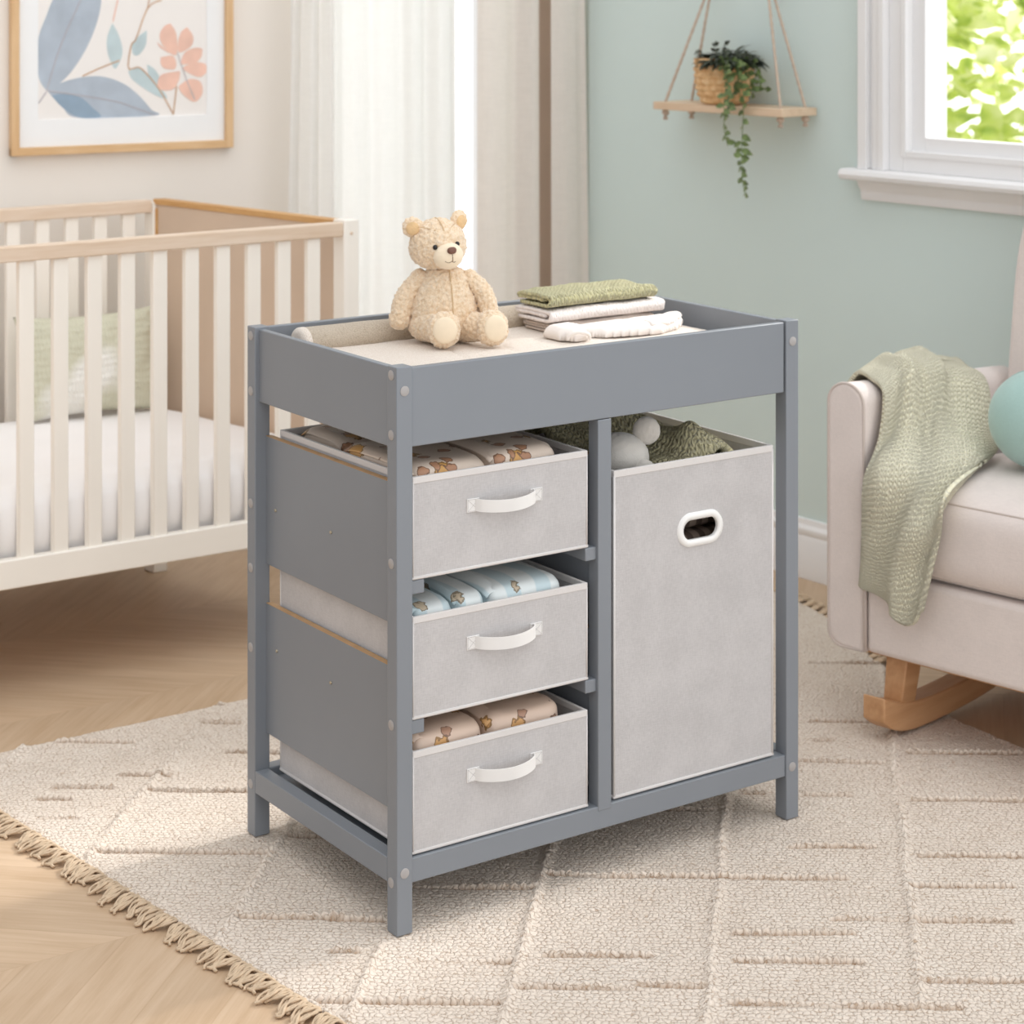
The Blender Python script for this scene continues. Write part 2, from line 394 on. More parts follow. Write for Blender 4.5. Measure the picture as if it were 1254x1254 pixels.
def rug_mat():
    t = NT('wool_rug'); co = t.coord()
    wob = t.n('ShaderNodeVectorMath', operation='MULTIPLY_ADD'); t.l(t.noise(co, 95, 2, out=1), wob.inputs[0]); wob.inputs[1].default_value = (.016, .016, 0); t.l(co, wob.inputs[2])
    mp = t.n('ShaderNodeMapping'); mp.inputs['Rotation'].default_value = (0, 0, math.radians(37)); t.l(wob.outputs[0], mp.inputs[0])
    sx = t.n('ShaderNodeSeparateXYZ'); t.l(mp.outputs[0], sx.inputs[0])
    v = t.math('DIVIDE', sx.outputs[1], .0105); row = t.math('FLOOR', v)
    wn = t.n('ShaderNodeTexWhiteNoise', noise_dimensions='1D'); t.l(row, wn.inputs['W'])
    u = t.math('ADD', t.math('DIVIDE', sx.outputs[0], .0105), t.math('ADD', t.math('MULTIPLY', row, .5), t.math('MULTIPLY', wn.outputs['Value'], .35)))
    lp = t.math('MULTIPLY', t.math('SINE', t.math('MULTIPLY', t.math('FRACT', u), PI)), t.math('SINE', t.math('MULTIPLY', t.math('FRACT', v), PI)))
    lp = t.math('POWER', lp, .6)
    n = t.noise(co, 320, 2); n3 = t.noise(co, 9, 3); n4 = t.noise(co, 75, 2)
    mr = t.n('ShaderNodeMapRange', interpolation_type='SMOOTHSTEP'); t.l(lp, mr.inputs[0])
    mr.inputs[1].default_value = .50; mr.inputs[2].default_value = .08
    hole = t.math('MULTIPLY', mr.outputs[0], t.ramp(n4, [(.36, (.12,)*3+(1,)), (.60, (1,)*3+(1,))]))
    at = t.n('ShaderNodeAttribute', attribute_name='furrow_shade')
    base = t.ramp(t.math('ADD', t.math('MULTIPLY', n, .6), t.math('MULTIPLY', n3, .4)), [(.3, lin((222,206,190))), (.5, lin((231,216,201))), (.7, lin((239,227,214)))])
    base = t.mix(t.math('MULTIPLY', hole, .66), base, lin((184,150,118)))
    base = t.mix(t.math('MULTIPLY', at.outputs['Fac'], .95), base, lin((158,124,92)))  # tan backing, browned to paint in the shade under the ridges
    t.l(base, t.b.inputs['Base Color'])
    h = t.math('ADD', t.math('MULTIPLY', n, .25), t.math('MULTIPLY', t.math('SUBTRACT', lp, hole), .6))
    t.b.inputs['Roughness'].default_value = 1; t.b.inputs['Specular IOR Level'].default_value = .05; t.b.inputs['Sheen Weight'].default_value = .2
    t.bump(h, .65, .005); return t.mat
RUGM = rug_mat()
FRINGE = simple('fringe_cotton', (208,184,156), .95, .12, 90, .4, 500, .001)
# ------------------------------------------------------------------ room shell
def struct(o): o['kind'] = 'structure'; return o
struct(MB().box(-3.2, 2.3, -2.0, 2.9, -.06, -.012).build('floor', FLOORM))

A5 = math.radians(5)
def on_green(s, off, z):        # s runs along the green wall towards the camera, off = distance into the room
    return (1.95+s*math.sin(A5)-off*math.cos(A5), 1.195-s*math.cos(A5)-off*math.sin(A5), z)
def on_cream(s, off, z):        # s runs to the right along the cream wall
    return (.6+s*math.cos(A5)-off*math.sin(A5), 2.27-s*math.sin(A5)-off*math.cos(A5), z)
def wbox(mb, fn, s0, s1, o0, o1, z0, z1, mi=0):
    V = [fn(s, o, z) for z in (z0, z1) for o in (o0, o1) for s in (s0, s1)]
    return mb.add(V, [(0,2,3,1),(4,5,7,6),(0,1,5,4),(2,6,7,3),(0,4,6,2),(1,3,7,5)], mi)
def wprof(mb, fn, s0, s1, prof, mi=0):   # extrude a closed (off, z) profile along the wall
    n = len(prof); V = [fn(s, o, z) for s in (s0, s1) for o, z in prof]
    F = [(i, (i+1) % n, n+(i+1) % n, n+i) for i in range(n)]+[tuple(range(n)), tuple(range(2*n-1, n-1, -1))]
    return mb.add(V, F, mi)

# green wall with the window hole
WS0, WS1, WZ0, WZ1 = .357, 1.36, 1.05, 2.05
m = MB()
wbox(m, on_green, -1.12, WS0, -.13, 0, -.03, 2.6); wbox(m, on_green, WS1, 2.6, -.13, 0, -.03, 2.6)
wbox(m, on_green, WS0, WS1, -.13, 0, -.03, WZ0); wbox(m, on_green, WS0, WS1, -.13, 0, WZ1, 2.6)
struct(m.build('wall_right', GREENW))
# cream wall with the tall window hole behind the curtains
CS0, CS1, CZ0, CZ1 = .435, 1.10, .12, 2.3
m = MB()
wbox(m, on_cream, -2.6, CS0, -.13, 0, -.03, 2.6); wbox(m, on_cream, CS1, 1.42, -.13, 0, -.03, 2.6)
wbox(m, on_cream, CS0, CS1, -.13, 0, -.03, CZ0); wbox(m, on_cream, CS0, CS1, -.13, 0, CZ1, 2.6)
struct(m.build('wall_back', CREAMW))
bp = [(0,-.012),(.018,-.012),(.018,.088),(.013,.098),(.017,.106),(.016,.116),(.008,.124),(.006,.138),(0,.139)]
struct(wprof(MB(), on_green, -1.1, 2.6, bp).build('baseboard_right', WHITEP, bevel=.001))
struct(wprof(MB(), on_cream, -2.6, 1.27, bp).build('baseboard_back', WHITEP, bevel=.001))

# window 1: white casement in the green wall
def frame_ring(mb, fn, s0, s1, z0, z1, w, o0, o1, bottom=True):
    wbox(mb, fn, s0, s0+w, o0, o1, z0, z1); wbox(mb, fn, s1-w, s1, o0, o1, z0, z1)
    wbox(mb, fn, s0+w, s1-w, o0, o1, z1-w, z1)
    if bottom: wbox(mb, fn, s0+w, s1-w, o0, o1, z0, z0+w)
m = MB()
frame_ring(m, on_green, .357, 1.36, 1.094, 2.05, .040, -.055, -.012)
win = struct(m.build('window_1', WHITEP, bevel=.002))
m = MB()
frame_ring(m, on_green, .222, 1.495, 1.050, 2.185, .028, 0, .036, False)
frame_ring(m, on_green, .250, 1.467, 1.050, 2.157, .012, 0, .020, False)
frame_ring(m, on_green, .262, 1.455, 1.050, 2.145, .024, 0, .026, False)
frame_ring(m, on_green, .286, 1.431, 1.050, 2.121, .018, 0, .034, False)
struct(m.build('window_casing', WHITEP, win, bevel=.003, seg=3))
m = MB(); frame_ring(m, on_green, .304, 1.413, 1.050, 2.103, .044, -.03, .012, True)
frame_ring(m, on_green, .344, 1.373, 1.086, 2.063, .015, -.03, .016, True)
struct(m.build('window_jamb', WHITEP, win, bevel=.002))
m = MB(); frame_ring(m, on_green, .357, 1.36, 1.05, 2.05, .012, -.13, -.055)
struct(m.build('window_reveal', WHITEP, win))
m = MB(); wprof(m, on_green, .182, 1.535, [(0,1.022),(.050,1.022),(.058,1.026),(.062,1.036),(.058,1.046),(.050,1.050),(0,1.050)])
struct(m.build('window_sill', WHITEP, win, bevel=.001))
m = MB(); wprof(m, on_green, .218, 1.499, [(0,.972),(.014,.972),(.018,.985),(.018,.995),(.026,1.006),(.034,1.022),(0,1.022)])
struct(m.build('window_apron', WHITEP, win, bevel=.001))
m = MB(); wbox(m, on_green, .392, 1.325, -.040, -.036, 1.13, 2.015); struct(m.build('window_pane', GLASS, win))

# window 2: tall window behind the curtains
m = MB(); frame_ring(m, on_cream, CS0, CS1, CZ0, CZ1, .05, -.10, -.02)
wbox(m, on_cream, .82, .865, -.09, -.03, CZ0, CZ1)
win2 = struct(m.build('window_2', WHITEP, bevel=.003))
m = MB(); wbox(m, on_cream, CS0+.05, .82, -.062, -.058, CZ0+.05, CZ1-.05); wbox(m, on_cream, .865, CS1-.05, -.062, -.058, CZ0+.05, CZ1-.05)
struct(m.build('window_pane', GLASS, win2))

# ------------------------------------------------------------------ rug
def rug():
    t = thing('area_rug', 'large cream wool rug with raised diamond ridges and tasselled ends', 'rug')
    y0, y1 = -.85, 1.145
    def xl(y): return -.204-(y+.184)*.113
    ry = np.array([-.85, -.3, 0, .2, .4, .6, .8, .95, 1.15]); rx = np.array([1.47, 1.465, 1.462, 1.47, 1.53, 1.62, 1.72, 1.765, 1.79])
    def xr(y): return np.interp(y, ry, rx)
    nx, ny = 460, 470
    v = np.linspace(0, 1, ny)[None, :]; u = np.linspace(0, 1, nx)[:, None]
    Y = y0+(y1-y0)*v+0*u
    Y = Y+.012*np.clip((Y-.9)/.25, 0, 1)*(u-.4)
    ker = np.exp(-((np.arange(-30, 31))/14.0)**2); ker /= ker.sum()
    xr_s = np.convolve(np.pad(xr(np.linspace(y0, y1, ny)), 30, mode='edge'), ker, 'valid')[None, :]
    X = xl(Y)*(1-u)+xr_s*u
    rs = np.random.RandomState(3)
    X = X+.003*(vnoise(Y*40, X*0+2, 5)-.5); Y = Y+.004*(vnoise(X*40, Y*0+9, 6)-.5)
    # worm-like pile
    P = vnoise(X*150+Y*60, Y*210-X*90, 1)*.6+vnoise(X*330, Y*330, 2)*.4
    h = -.0030+.0030*P
    # ridge lattice: a runs along the wide rows, b across them
    c, s = math.cos(math.radians(37)), math.sin(math.radians(37))
    wa = .010*(vnoise(X*7, Y*7, 11)-.5); wb = .012*(vnoise(X*7+40, Y*7, 12)-.5)
    a = X*c-Y*s+wa; b = X*s+Y*c+wb
    a = a-.10*b
    cols = [-.90, -.59, -.277, -.02, .20, .497, .813, 1.13, 1.44, 1.75]
    fur = np.zeros(X.shape)
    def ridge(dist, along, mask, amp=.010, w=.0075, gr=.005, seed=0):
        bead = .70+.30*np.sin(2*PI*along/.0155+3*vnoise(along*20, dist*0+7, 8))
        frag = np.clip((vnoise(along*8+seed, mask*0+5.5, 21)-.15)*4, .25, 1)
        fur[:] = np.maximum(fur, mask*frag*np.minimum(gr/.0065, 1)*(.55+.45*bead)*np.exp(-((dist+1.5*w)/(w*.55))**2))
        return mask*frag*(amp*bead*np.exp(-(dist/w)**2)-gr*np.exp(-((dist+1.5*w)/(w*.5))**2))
    for k in range(len(cols)):
        h = h+ridge(a-cols[k], b+k, np.ones_like(a), .0085, .0080, .0004, k*3)
    seg = [(.23,.41,-.04),(.38,.5,-.135),(.2,.40,-.148),(.52,.73,.053),(.525,.74,-.048),(.61,.77,.393),(.2,.72,.26),(.68,.98,.107),(.52,.88,-.185),(.83,1.13,.363),(.83,1.13,.614),(.63,.74,.627),(.52,.58,.631),
           (.64,.81,1.4),(.64,.81,1.024),(.64,.70,.918),(.03,.2,-.065),(-.13,-.03,.072),(-.277,-.1,.077),(-.10,-.04,-.038),(-.59,-.277,.323),(-.59,-.35,.603),(-.77,-.64,.61),(-.75,-.66,.465),(-.78,-.7,.555),(-.67,-.56,.675),
           (-.6,-.5,.97),(-.63,-.57,1.076),(-.85,-.68,.845),(-.02,.2,-.2),(-.02,.2,.2),(.2,.5,-.3),(.2,.5,-.42),(.5,.81,-.33),(.5,.81,-.46),(.81,1.13,-.1),(.81,1.13,-.25),(.81,1.0,.24),(1.13,1.44,0),(1.13,1.44,.3),(1.13,1.44,.5),
           (.83,1.1,.86),(.5,.8,.8),(.2,.5,.55),(.2,.5,.8),(-.02,.2,.45),(-.277,-.02,.4),(-.277,-.02,.62),(-.277,-.02,.9),(-.25,-.02,-.2),(-.5,-.3,.8),(.83,1.13,1.1),(1.13,1.4,.8),(1.13,1.4,1.05)]
    for i, (aa, ab, bb) in enumerate(seg):
        mk = np.clip((a-aa)/.010, 0, 1)*np.clip((ab-a)/.010, 0, 1)
        h = h+ridge(b-bb, a+i*.37, mk, .0068, .0062, .0065, i)
    # keep the pile low right where the table and chair stand
    for fx, fy in ((.015,.015),(.837,.015),(.015,.492),(.837,.492),(1.315,.27),(1.36,.20)):
        d = np.hypot(X-fx, Y-fy); h = np.where(d < .05, np.minimum(h, -.0008), h)
    edge = np.minimum(np.minimum(u, 1-u)*1.7, np.minimum(v, 1-v)*2)
    h = h-.006*np.exp(-edge/.004)
    Zt = np.clip(h, -.008, .02)
    m = MB(); A = np.stack([X, Y, Zt], -1)
    me = bpy.data.meshes.new('pile')
    idx = np.arange(nx*ny).reshape(nx, ny)
    F = np.stack([idx[:-1, :-1], idx[1:, :-1], idx[1:, 1:], idx[:-1, 1:]], -1).reshape(-1, 4)
    # skirt down to the floor
    border = np.concatenate([idx[:, 0], idx[-1, 1:], idx[-2::-1, -1], idx[0, -2:0:-1]])
    low = A.reshape(-1, 3)[border].copy(); low[:, 2] = -.0118
    V = np.concatenate([A.reshape(-1, 3), low]); nb = len(border); base = nx*ny
    sk = np.array([(border[(i+1) % nb], border[i], base+i, base+(i+1) % nb) for i in range(nb)])
    F = np.concatenate([F, sk])
    me.vertices.add(len(V)); me.vertices.foreach_set('co', V.ravel())
    me.loops.add(F.size); me.loops.foreach_set('vertex_index', F.ravel())
    me.polygons.add(len(F)); me.polygons.foreach_set('loop_start', np.arange(0, F.size, 4)); me.polygons.foreach_set('loop_total', np.full(len(F), 4))
    me.polygons.foreach_set('use_smooth', np.ones(len(F), bool)); me.update(); me.validate()
    fa = me.attributes.new('furrow_shade', 'FLOAT', 'POINT'); fv = np.zeros(len(V), np.float32); fv[:nx*ny] = np.clip(fur, 0, 1).ravel(); fa.data.foreach_set('value', fv)
    me.materials.append(RUGM); o = bpy.data.objects.new('pile', me); COL.objects.link(o); o.parent = t
    # woven selvedge cord along the tasselled end, then the tassels
    def tassel(seed):
        rr = random.Random(seed); mb = MB()
        lean = rr.uniform(-.012, .012)
        for k in range(9):
            off = (k-4)*.0030; end = (k-4)*.0016+lean+rr.uniform(-.006, .006); ln = .050+rr.uniform(-.014, .008); zt = rr.uniform(0, .006); w = rr.uniform(-.006, .006); w2 = rr.uniform(-.004, .004)
            pth = [(.006, off*.5, -.006), (-.008, off*.7, -.002+zt*.3), (-ln*.35, off*1.1+w, .000+zt), (-ln*.65, off*.9+end*.5-w*.6, -.002+zt*.7), (-ln*.9, end+w2, -.006), (-ln, end-w2, -.0085)]
            mb.tube(catmull(pth, 14), [.0023+.0006*math.sin(i*1.9+k) for i in range(14)], n=6)
        return mb
    protos = [tassel(i).build('tassel', FRINGE, t, smooth=True) for i in range(4)]
    n = 0; used = set()
    def place(x, y, rz):
        nonlocal n
        k = random.randrange(4)
        p = protos[k]
        if k in used: p = p.copy(); COL.objects.link(p)
        used.add(k); p.location = (x, y, 0); p.rotation_euler = (0, 0, rz); p.scale = (random.uniform(.9, 1.1), random.uniform(.95, 1.15), 1)
    y = 1.12
    while y > -.62:
        place(xl(y)+.002, y, .11+random.uniform(-.18, .18)); y -= random.uniform(.033, .041)
    y = 1.11
    while y > .55:
        place(float(np.interp(y, ry, rx))-.004, y, PI-.35+random.uniform(-.2, .2)); y -= random.uniform(.030, .038)
    ey = np.linspace(y0+.02, y1-.02, 160)
    MB().tube([(xl(q)+.001, q, -.004+.002*math.sin(q*300)) for q in ey], .0045, 8).build('selvedge', RUGM, t, smooth=True)
rug()

# ------------------------------------------------------------------ changing table
TL, TD, TH, TP = .852, .507, .900, .0295
def changing_table():
    t = thing('changing_table', 'tall grey wooden changing table with open shelves, standing on the rug', 'changing table')
    def part(name, *boxes, mat=GREY, bevel=.0015, parent=t):
        mb = MB()
        for b in boxes: mb.box(*b)
        return mb.build(name, mat, parent, bevel=bevel)
    for x in (0, TL-TP):
        for y in (0, TD-TP): part('leg', (x, x+TP, y, y+TP, 0, TH))
    z0, z1 = .771, .897
    part('front_apron', (TP, TL-TP-.003, .003, .017, z0, z1)); part('back_apron', (TP, TL-TP, TD-.017, TD-.003, z0, z1))
    part('side_apron', (.008, .021, TP*.4, TD-TP*.4, z0-.003, z1-.001)); part('side_apron', (TL-.021, TL-.008, TP*.4, TD-TP*.4, z0-.003, z1-.001))
    part('tray_floor', (.02, TL-.02, .016, TD-.016, .795, .806))
    r0, r1 = .078, .117
    part('front_rail', (TP, TL-TP, .003, .029, r0, r1)); part('back_rail', (TP, TL-TP, TD-.029, TD-.003, r0, r1))
    part('side_rail', (.0, .026, TP, TD-TP, r0, r1)); part('side_rail', (TL-.028, TL-.002, TP, TD-TP, r0, r1))
    part('base_board', (.024, TL-.026, .026, TD-.026, .090, .100))
    for za, zb in ((.480, .706), (.181, .410)):
        p = part('side_panel', (.022, .0335, TP*.6, TD-TP*.6, za, zb), bevel=.0006)
        part('raw_edge', (.0222, .0333, TP, TD-TP, zb, zb+.0008), mat=RAW, bevel=0, parent=p)
        q = part('divider_panel', (.404, .415, .030, TD-TP, za, zb), bevel=.0006)
        part('raw_edge', (.4042, .4148, .031, TD-TP-.01, zb, zb+.0008), mat=RAW, bevel=0, parent=q)
    part('center_post', (.400, .428, .002, .030, r1-.008, z0-.001)); part('center_post', (.400, .428, TD-.031, TD-.003, r1, z0))
    for zt in (.5555, .3325):
        part('runner', (.0335, .058, .010, TD-TP, zt-.022, zt)); part('runner', (.3775, .4005, .008, TD-TP, zt-.022, zt))
    caps = [((0, TD-.014, z), (-1,0,0)) for z in (.884, .786, .587, .473, .332, .09)]+[((0, .0165, z), (-1,0,0)) for z in (.886, .791, .587, .331, .081)]
    caps += [((.0145, 0, .862), (0,-1,0)), ((.0145, 0, .098), (0,-1,0)), ((TL-.0145, 0, .862), (0,-1,0)), ((TL-.0155, 0, .094), (0,-1,0))]
    for c, ax in caps:
        c = Vector(c)-Vector(ax)*.0004
        MB().disc(c, ax, .0082, .0018).build('bolt_cap', CAPM, t, smooth=True, angle=40)
    for y, z in ((.246, .585), (.441, .582), (.246, .332), (.436, .336)):
        MB().disc((.0222, y, z), (-1,0,0), .0028, .0025, 12).build('screw', BRASS, t, smooth=True, angle=40)
changing_table()

# ------------------------------------------------------------------ fabric bins and their contents
def open_box(mb, x0, x1, y0, y1, z0, z1, t, front=True):
    if front: mb.box(x0, x1, y0, y0+t, z0, z1)
    mb.box(x0, x1, y1-t, y1, z0, z1); mb.box(x0, x0+t, y0+t, y1-t, z0, z1); mb.box(x1-t, x1, y0+t, y1-t, z0, z1)
    mb.box(x0+t, x1-t, y0+t, y1-t, z0, z0+t)
def strap(w0, w1, z, hh, bulge, parent):
    """cloth pull handle on a front face at y = 0: a bowed band between two cross-stitched tabs"""
    n = 30; A = []
    for i in range(n+1):
        f = i/n; x = w0+(w1-w0)*f
        yb = -.0012-bulge*max(0, math.sin(PI*f))**.55; dz = -.003*math.sin(PI*f)
        A.append([(x, yb, z-hh+dz), (x, yb, z+hh+dz)])
    h = MB().grid(np.array(A)).build('handle', STRAP, parent, smooth=True, solid=.0020, off=0, angle=40)
    for x0, x1 in ((w0-.016, w0+.008), (w1-.008, w1+.016)):
        tb = MB().box(x0, x1, -.0022, 0, z-hh-.0008, z+hh+.0008).build('stitched_tab', STRAP, h, bevel=.0007)
        k = MB(); a, b, c, d = x0+.0015, x1-.0015, z-hh+.0006, z+hh-.0006; y = -.0024
        for p, q in (((a,c),(b,d)), ((a,d),(b,c)), ((a,c),(b,c)), ((a,d),(b,d)), ((a,c),(a,d)), ((b,c),(b,d))):
            k.tube([(p[0], y, p[1]), (q[0], y, q[1])], .0004, 4, mi=1)
        b0 = len(tb.data.vertices)
        bm = bmesh.new(); bm.from_mesh(tb.data)
        vs = [bm.verts.new(p) for p in k.v]
        for f in k.f:
            try:
                ff = bm.faces.new([vs[i] for i in f]); ff.material_index = 1
            except ValueError: pass
        bm.to_mesh(tb.data); bm.free(); tb.data.materials.append(BINF)
def bin_proto(label):
    w, d, h = .345, .44, .165
    t = thing('fabric_bin', label, 'storage bin', (.0365, .010, .5555), 0, 'pull-out fabric bins of the changing table')
    m = MB(); open_box(m, 0, w, 0, d, .001, h-.004, .003); m.build('body', BINF, t)
    m = MB()
    for a in ((-.0012, w+.0012, -.0012, .0045), (-.0012, w+.0012, d-.0045, d+.0012), (-.0012, .0045, .0045, d-.0045), (w-.0045, w+.0012, .0045, d-.0045)):
        m.box(*a, h-.011, h)
    m.build('rim_binding', BINR, t, bevel=.001)
    m = MB(); z = .0035
    m.tube([(0,0,z), (w,0,z), (w,d,z), (0,d,z)], .0028, 8, True); m.build('bottom_piping', BINR, t, smooth=True, angle=50)
    for x, y in ((0,0), (w,0), (0,d), (w,d)): MB().tube([(x, y, .004), (x, y, h-.008)], .0016, 6).build('corner_piping', BINR, t, smooth=True)
    strap(.118, .236, .105, .0100, .026, t)
    return t
b1 = bin_proto('light grey linen bin, uppermost of the three, holding two printed peach packs')
b2 = dup(b1, (.0365, .010, .3325), 'light grey linen bin in the middle row, holding three blue packs')
b3 = dup(b1, (.0365, .010, .118), 'light grey linen bin, lowest of the three, resting on the bottom rail')

PEACH = printed('peach_print', (226,208,192), [(214,164,98), (184,138,108)], 17, .24)
BLUEP = printed('blue_print', (230,236,236), [(196,180,156)], 17, .13, ((202,219,224), 5))
PINKP = printed('blush_print', (216,192,174), [(208,160,104), (176,138,116)], 18, .22)
def pack(x0, x1, y0, y1, z0, z1, mat, label, group, seed):
    """soft plastic-wrapped pack: rounded block with sagging, creased top and a wrapped end fold"""
    cx, cy, cz = (x0+x1)/2, (y0+y1)/2, z0
    t = thing('diaper_pack', label, 'diaper pack', (cx, cy, cz), 0, group)
    rx, ry, rz = (x1-x0)/2, (y1-y0)/2, (z1-z0)/2
    rs = random.Random(seed); o = rs.random()*9
    def dsp(p): return .004*noise.noise(p*16+Vector((o, 0, 0)))+.0018*noise.noise(p*55+Vector((0, o, 0)))
    MB().ell((0, 0, rz), (rx, ry, rz), 72, 44, disp=dsp, power=.24).build('wrapper', mat, t, smooth=True)
    # end flap folded over the left end
    A = []
    for i in range(13):
        f = i/12; xx = -rx*(.995-.34*f)
        A.append([(xx-.03*rx*math.sin(PI*g), (-.92+1.84*g)*ry, 2*rz+.0035-.012*(2*g-1)**4-(.010*(1-f)**3)) for g in np.linspace(0, 1, 17)])
    MB().grid(np.array(A)).build('end_flap', mat, t, smooth=True, solid=.0012)
    return t
G1, G2, G3 = 'packs in the upper bin', 'packs in the middle bin', 'packs in the bottom bin'
pack(.045, .196, .022, .26, .562, .733, PEACH, 'peach printed pack at the left end of the upper bin, next to the front leg', G1, 1)
pack(.199, .338, .024, .26, .562, .737, PEACH, 'peach printed pack in the upper bin, nearer the center post', G1, 2)
pack(.060, .200, .275, .43, .562, .728, PEACH, 'peach printed pack standing at the back left of the upper bin', G1, 3)
pack(.047, .128, .024, .30, .3425, .5085, BLUEP, 'blue and white striped pack at the left of the middle bin, beside the runner end', G2, 4)
pack(.131, .190, .024, .30, .3425, .5125, BLUEP, 'narrow pale blue pack in the middle of the middle bin', G2, 5)
pack(.194, .348, .024, .30, .3425, .5145, BLUEP, 'wide blue banded pack at the right of the middle bin', G2, 6)
pack(.045, .188, .022, .26, .1245, .302, PINKP, 'blush printed pack at the left of the bottom bin', G3, 7)
pack(.192, .345, .024, .26, .1245, .3035, PINKP, 'blush printed pack at the right of the bottom bin', G3, 8)

# ------------------------------------------------------------------ laundry hamper
def hamper():
    x0, y0, z0, w, d, h = .4395, .010, .1185, .358, .40, .5595
    t = thing('laundry_hamper', 'tall light grey linen hamper with an oval grommet, right half of the changing table', 'hamper', (x0, y0, z0))
    m = MB(); open_box(m, 0, w, 0, d, .001, h-.004, .003, front=False)
    # front wall with the oval hole
    cx, cz, hw, hr = .1895, .4345, .0215, .0195
    def oval(a, r):
        c, s = math.cos(a), math.sin(a); return (cx+math.copysign(hw, c)*(abs(c) > 1e-6)+r*c, cz+r*s)
    N = 64; outer = []; inner = []
    for k in range(N):
        a = 2*PI*(k+.5)/N; inner.append(oval(a, hr))
        dx, dz = math.cos(a), math.sin(a)
        tx = ((w-cx) if dx > 0 else cx)/max(abs(dx), 1e-9); tz = ((h-.004-cz) if dz > 0 else cz-.001)/max(abs(dz), 1e-9); q = min(tx, tz)
        outer.append([cx+dx*q, cz+dz*q])
    for X, Z in ((0, .001), (w, .001), (0, h-.004), (w, h-.004)):
        k = min(range(N), key=lambda i: (outer[i][0]-X)**2+(outer[i][1]-Z)**2); outer[k] = [X, Z]
    for y in (0, .003):
        m.grid(np.array([[(p[0], y, p[1]) for p in outer], [(p[0], y, p[1]) for p in inner]]), cv=True)
    m.grid(np.array([[(p[0], 0, p[1]) for p in inner], [(p[0], .003, p[1]) for p in inner]]), cv=True)
    m.build('body', BINF, t)
    m = MB()
    for a in ((-.0012, w+.0012, -.0012, .0045), (-.0012, w+.0012, d-.0045, d+.0012), (-.0012, .0045, .0045, d-.0045), (w-.0045, w+.0012, .0045, d-.0045)):
        m.box(*a, h-.012, h)
    m.build('rim_binding', BINR, t, bevel=.001)
    m = MB(); m.tube([(0,0,.0035), (w,0,.0035), (w,d,.0035), (0,d,.0035)], .0030, 8, True); m.build('bottom_piping', BINR, t, smooth=True, angle=50)
    for x, y in ((0,0), (w,0), (0,d), (w,d)): MB().tube([(x, y, .004), (x, y, h-.008)], .0022, 6).build('corner_piping', BINR, t, smooth=True)
    pr = [(-.002, 0), (-.002, -.0028), (.003, -.0042), (.009, -.0034), (.0105, 0)]
    A = [[(oval(2*PI*(k+.5)/N, hr+r)[0], y, oval(2*PI*(k+.5)/N, hr+r)[1]) for k in range(N)] for r, y in pr]
    A.append([(oval(2*PI*(k+.5)/N, hr-.002)[0], .004, oval(2*PI*(k+.5)/N, hr-.002)[1]) for k in range(N)]); A = [A[-1]]+A[:-1]
    MB().grid(np.array(A), cv=True).build('grommet', PLAST, t, smooth=True)
hamper()
def heap():
    """chunky knit blanket bundled into the hamper: a folded, lumpy sheet that fills it to above the rim"""
    n, k = 90, 100; A = np.zeros((n, k, 3)); UV = []
    for i in range(n):
        for j in range(k):
            u, v = i/(n-1), j/(k-1)
            x = .456+.325*u; y = .030+.355*v
            base = .668+.085*math.exp(-((u-.12)/.35)**2-((v-.62)/.34)**2)+.040*math.exp(-((u-.58)/.22)**2-((v-.62)/.25)**2)+.044*math.exp(-((u-.66)/.17)**2-((v-.16)/.20)**2)
            base -= .055*math.exp(-((u-1)/.13)**2)+.10*math.exp(-((u-.10)/.20)**2-((v-.10)/.20)**2)
            fold = .016*math.sin(9*u+5*v+3*noise.noise(Vector((u*3, v*3, 0))))+.012*noise.noise(Vector((u*7, v*7, 3)))
            A[i, j] = (x, y, base+fold-.012); UV.append((u*1.3, v*1.5))
    m = MB().grid(A); m.uv = UV
    tag(m.build('knitted_blanket', KHEAP, smooth=True, solid=.02), 'olive green chunky knitted blanket bundled in the top of the hamper', 'blanket')
heap()
def toy():
    t = thing('plush_toy', 'light grey plush toy with a round ear, poking out of the hamper', 'soft toy', (.535, .060, .690), -.6)
    f = lambda p: .0010*noise.noise(p*160)
    MB().ell((-.036, .006, -.010), (.052, .042, .042), 64, 40, disp=f).build('body', GREYPLUSH, t, smooth=True)
    MB().ell((.012, .012, .034), (.0240, .013, .0250), 48, 30, disp=f).build('ear', GREYPLUSH, t, smooth=True)
    MB().ell((.004, -.020, -.030), (.022, .016, .022), 40, 26, disp=f).build('arm', GREYPLUSH, t, smooth=True)
toy()
def roll():
    m = MB(); SP = printed('striped_cloth', (150,132,118), [], 1, 0, ((96,80,70), 12))
    for k, z in enumerate((.490, .520, .549)):
        m.ell((.63, .085+.01*k, z), (.13, .045, .0150), 40, 16, power=.7, disp=lambda p: .003*noise.noise(p*20))
    tag(m.build('folded_laundry', SP, smooth=True), 'dark taupe folded cloth seen through the oval grommet of the hamper', 'laundry')
roll()

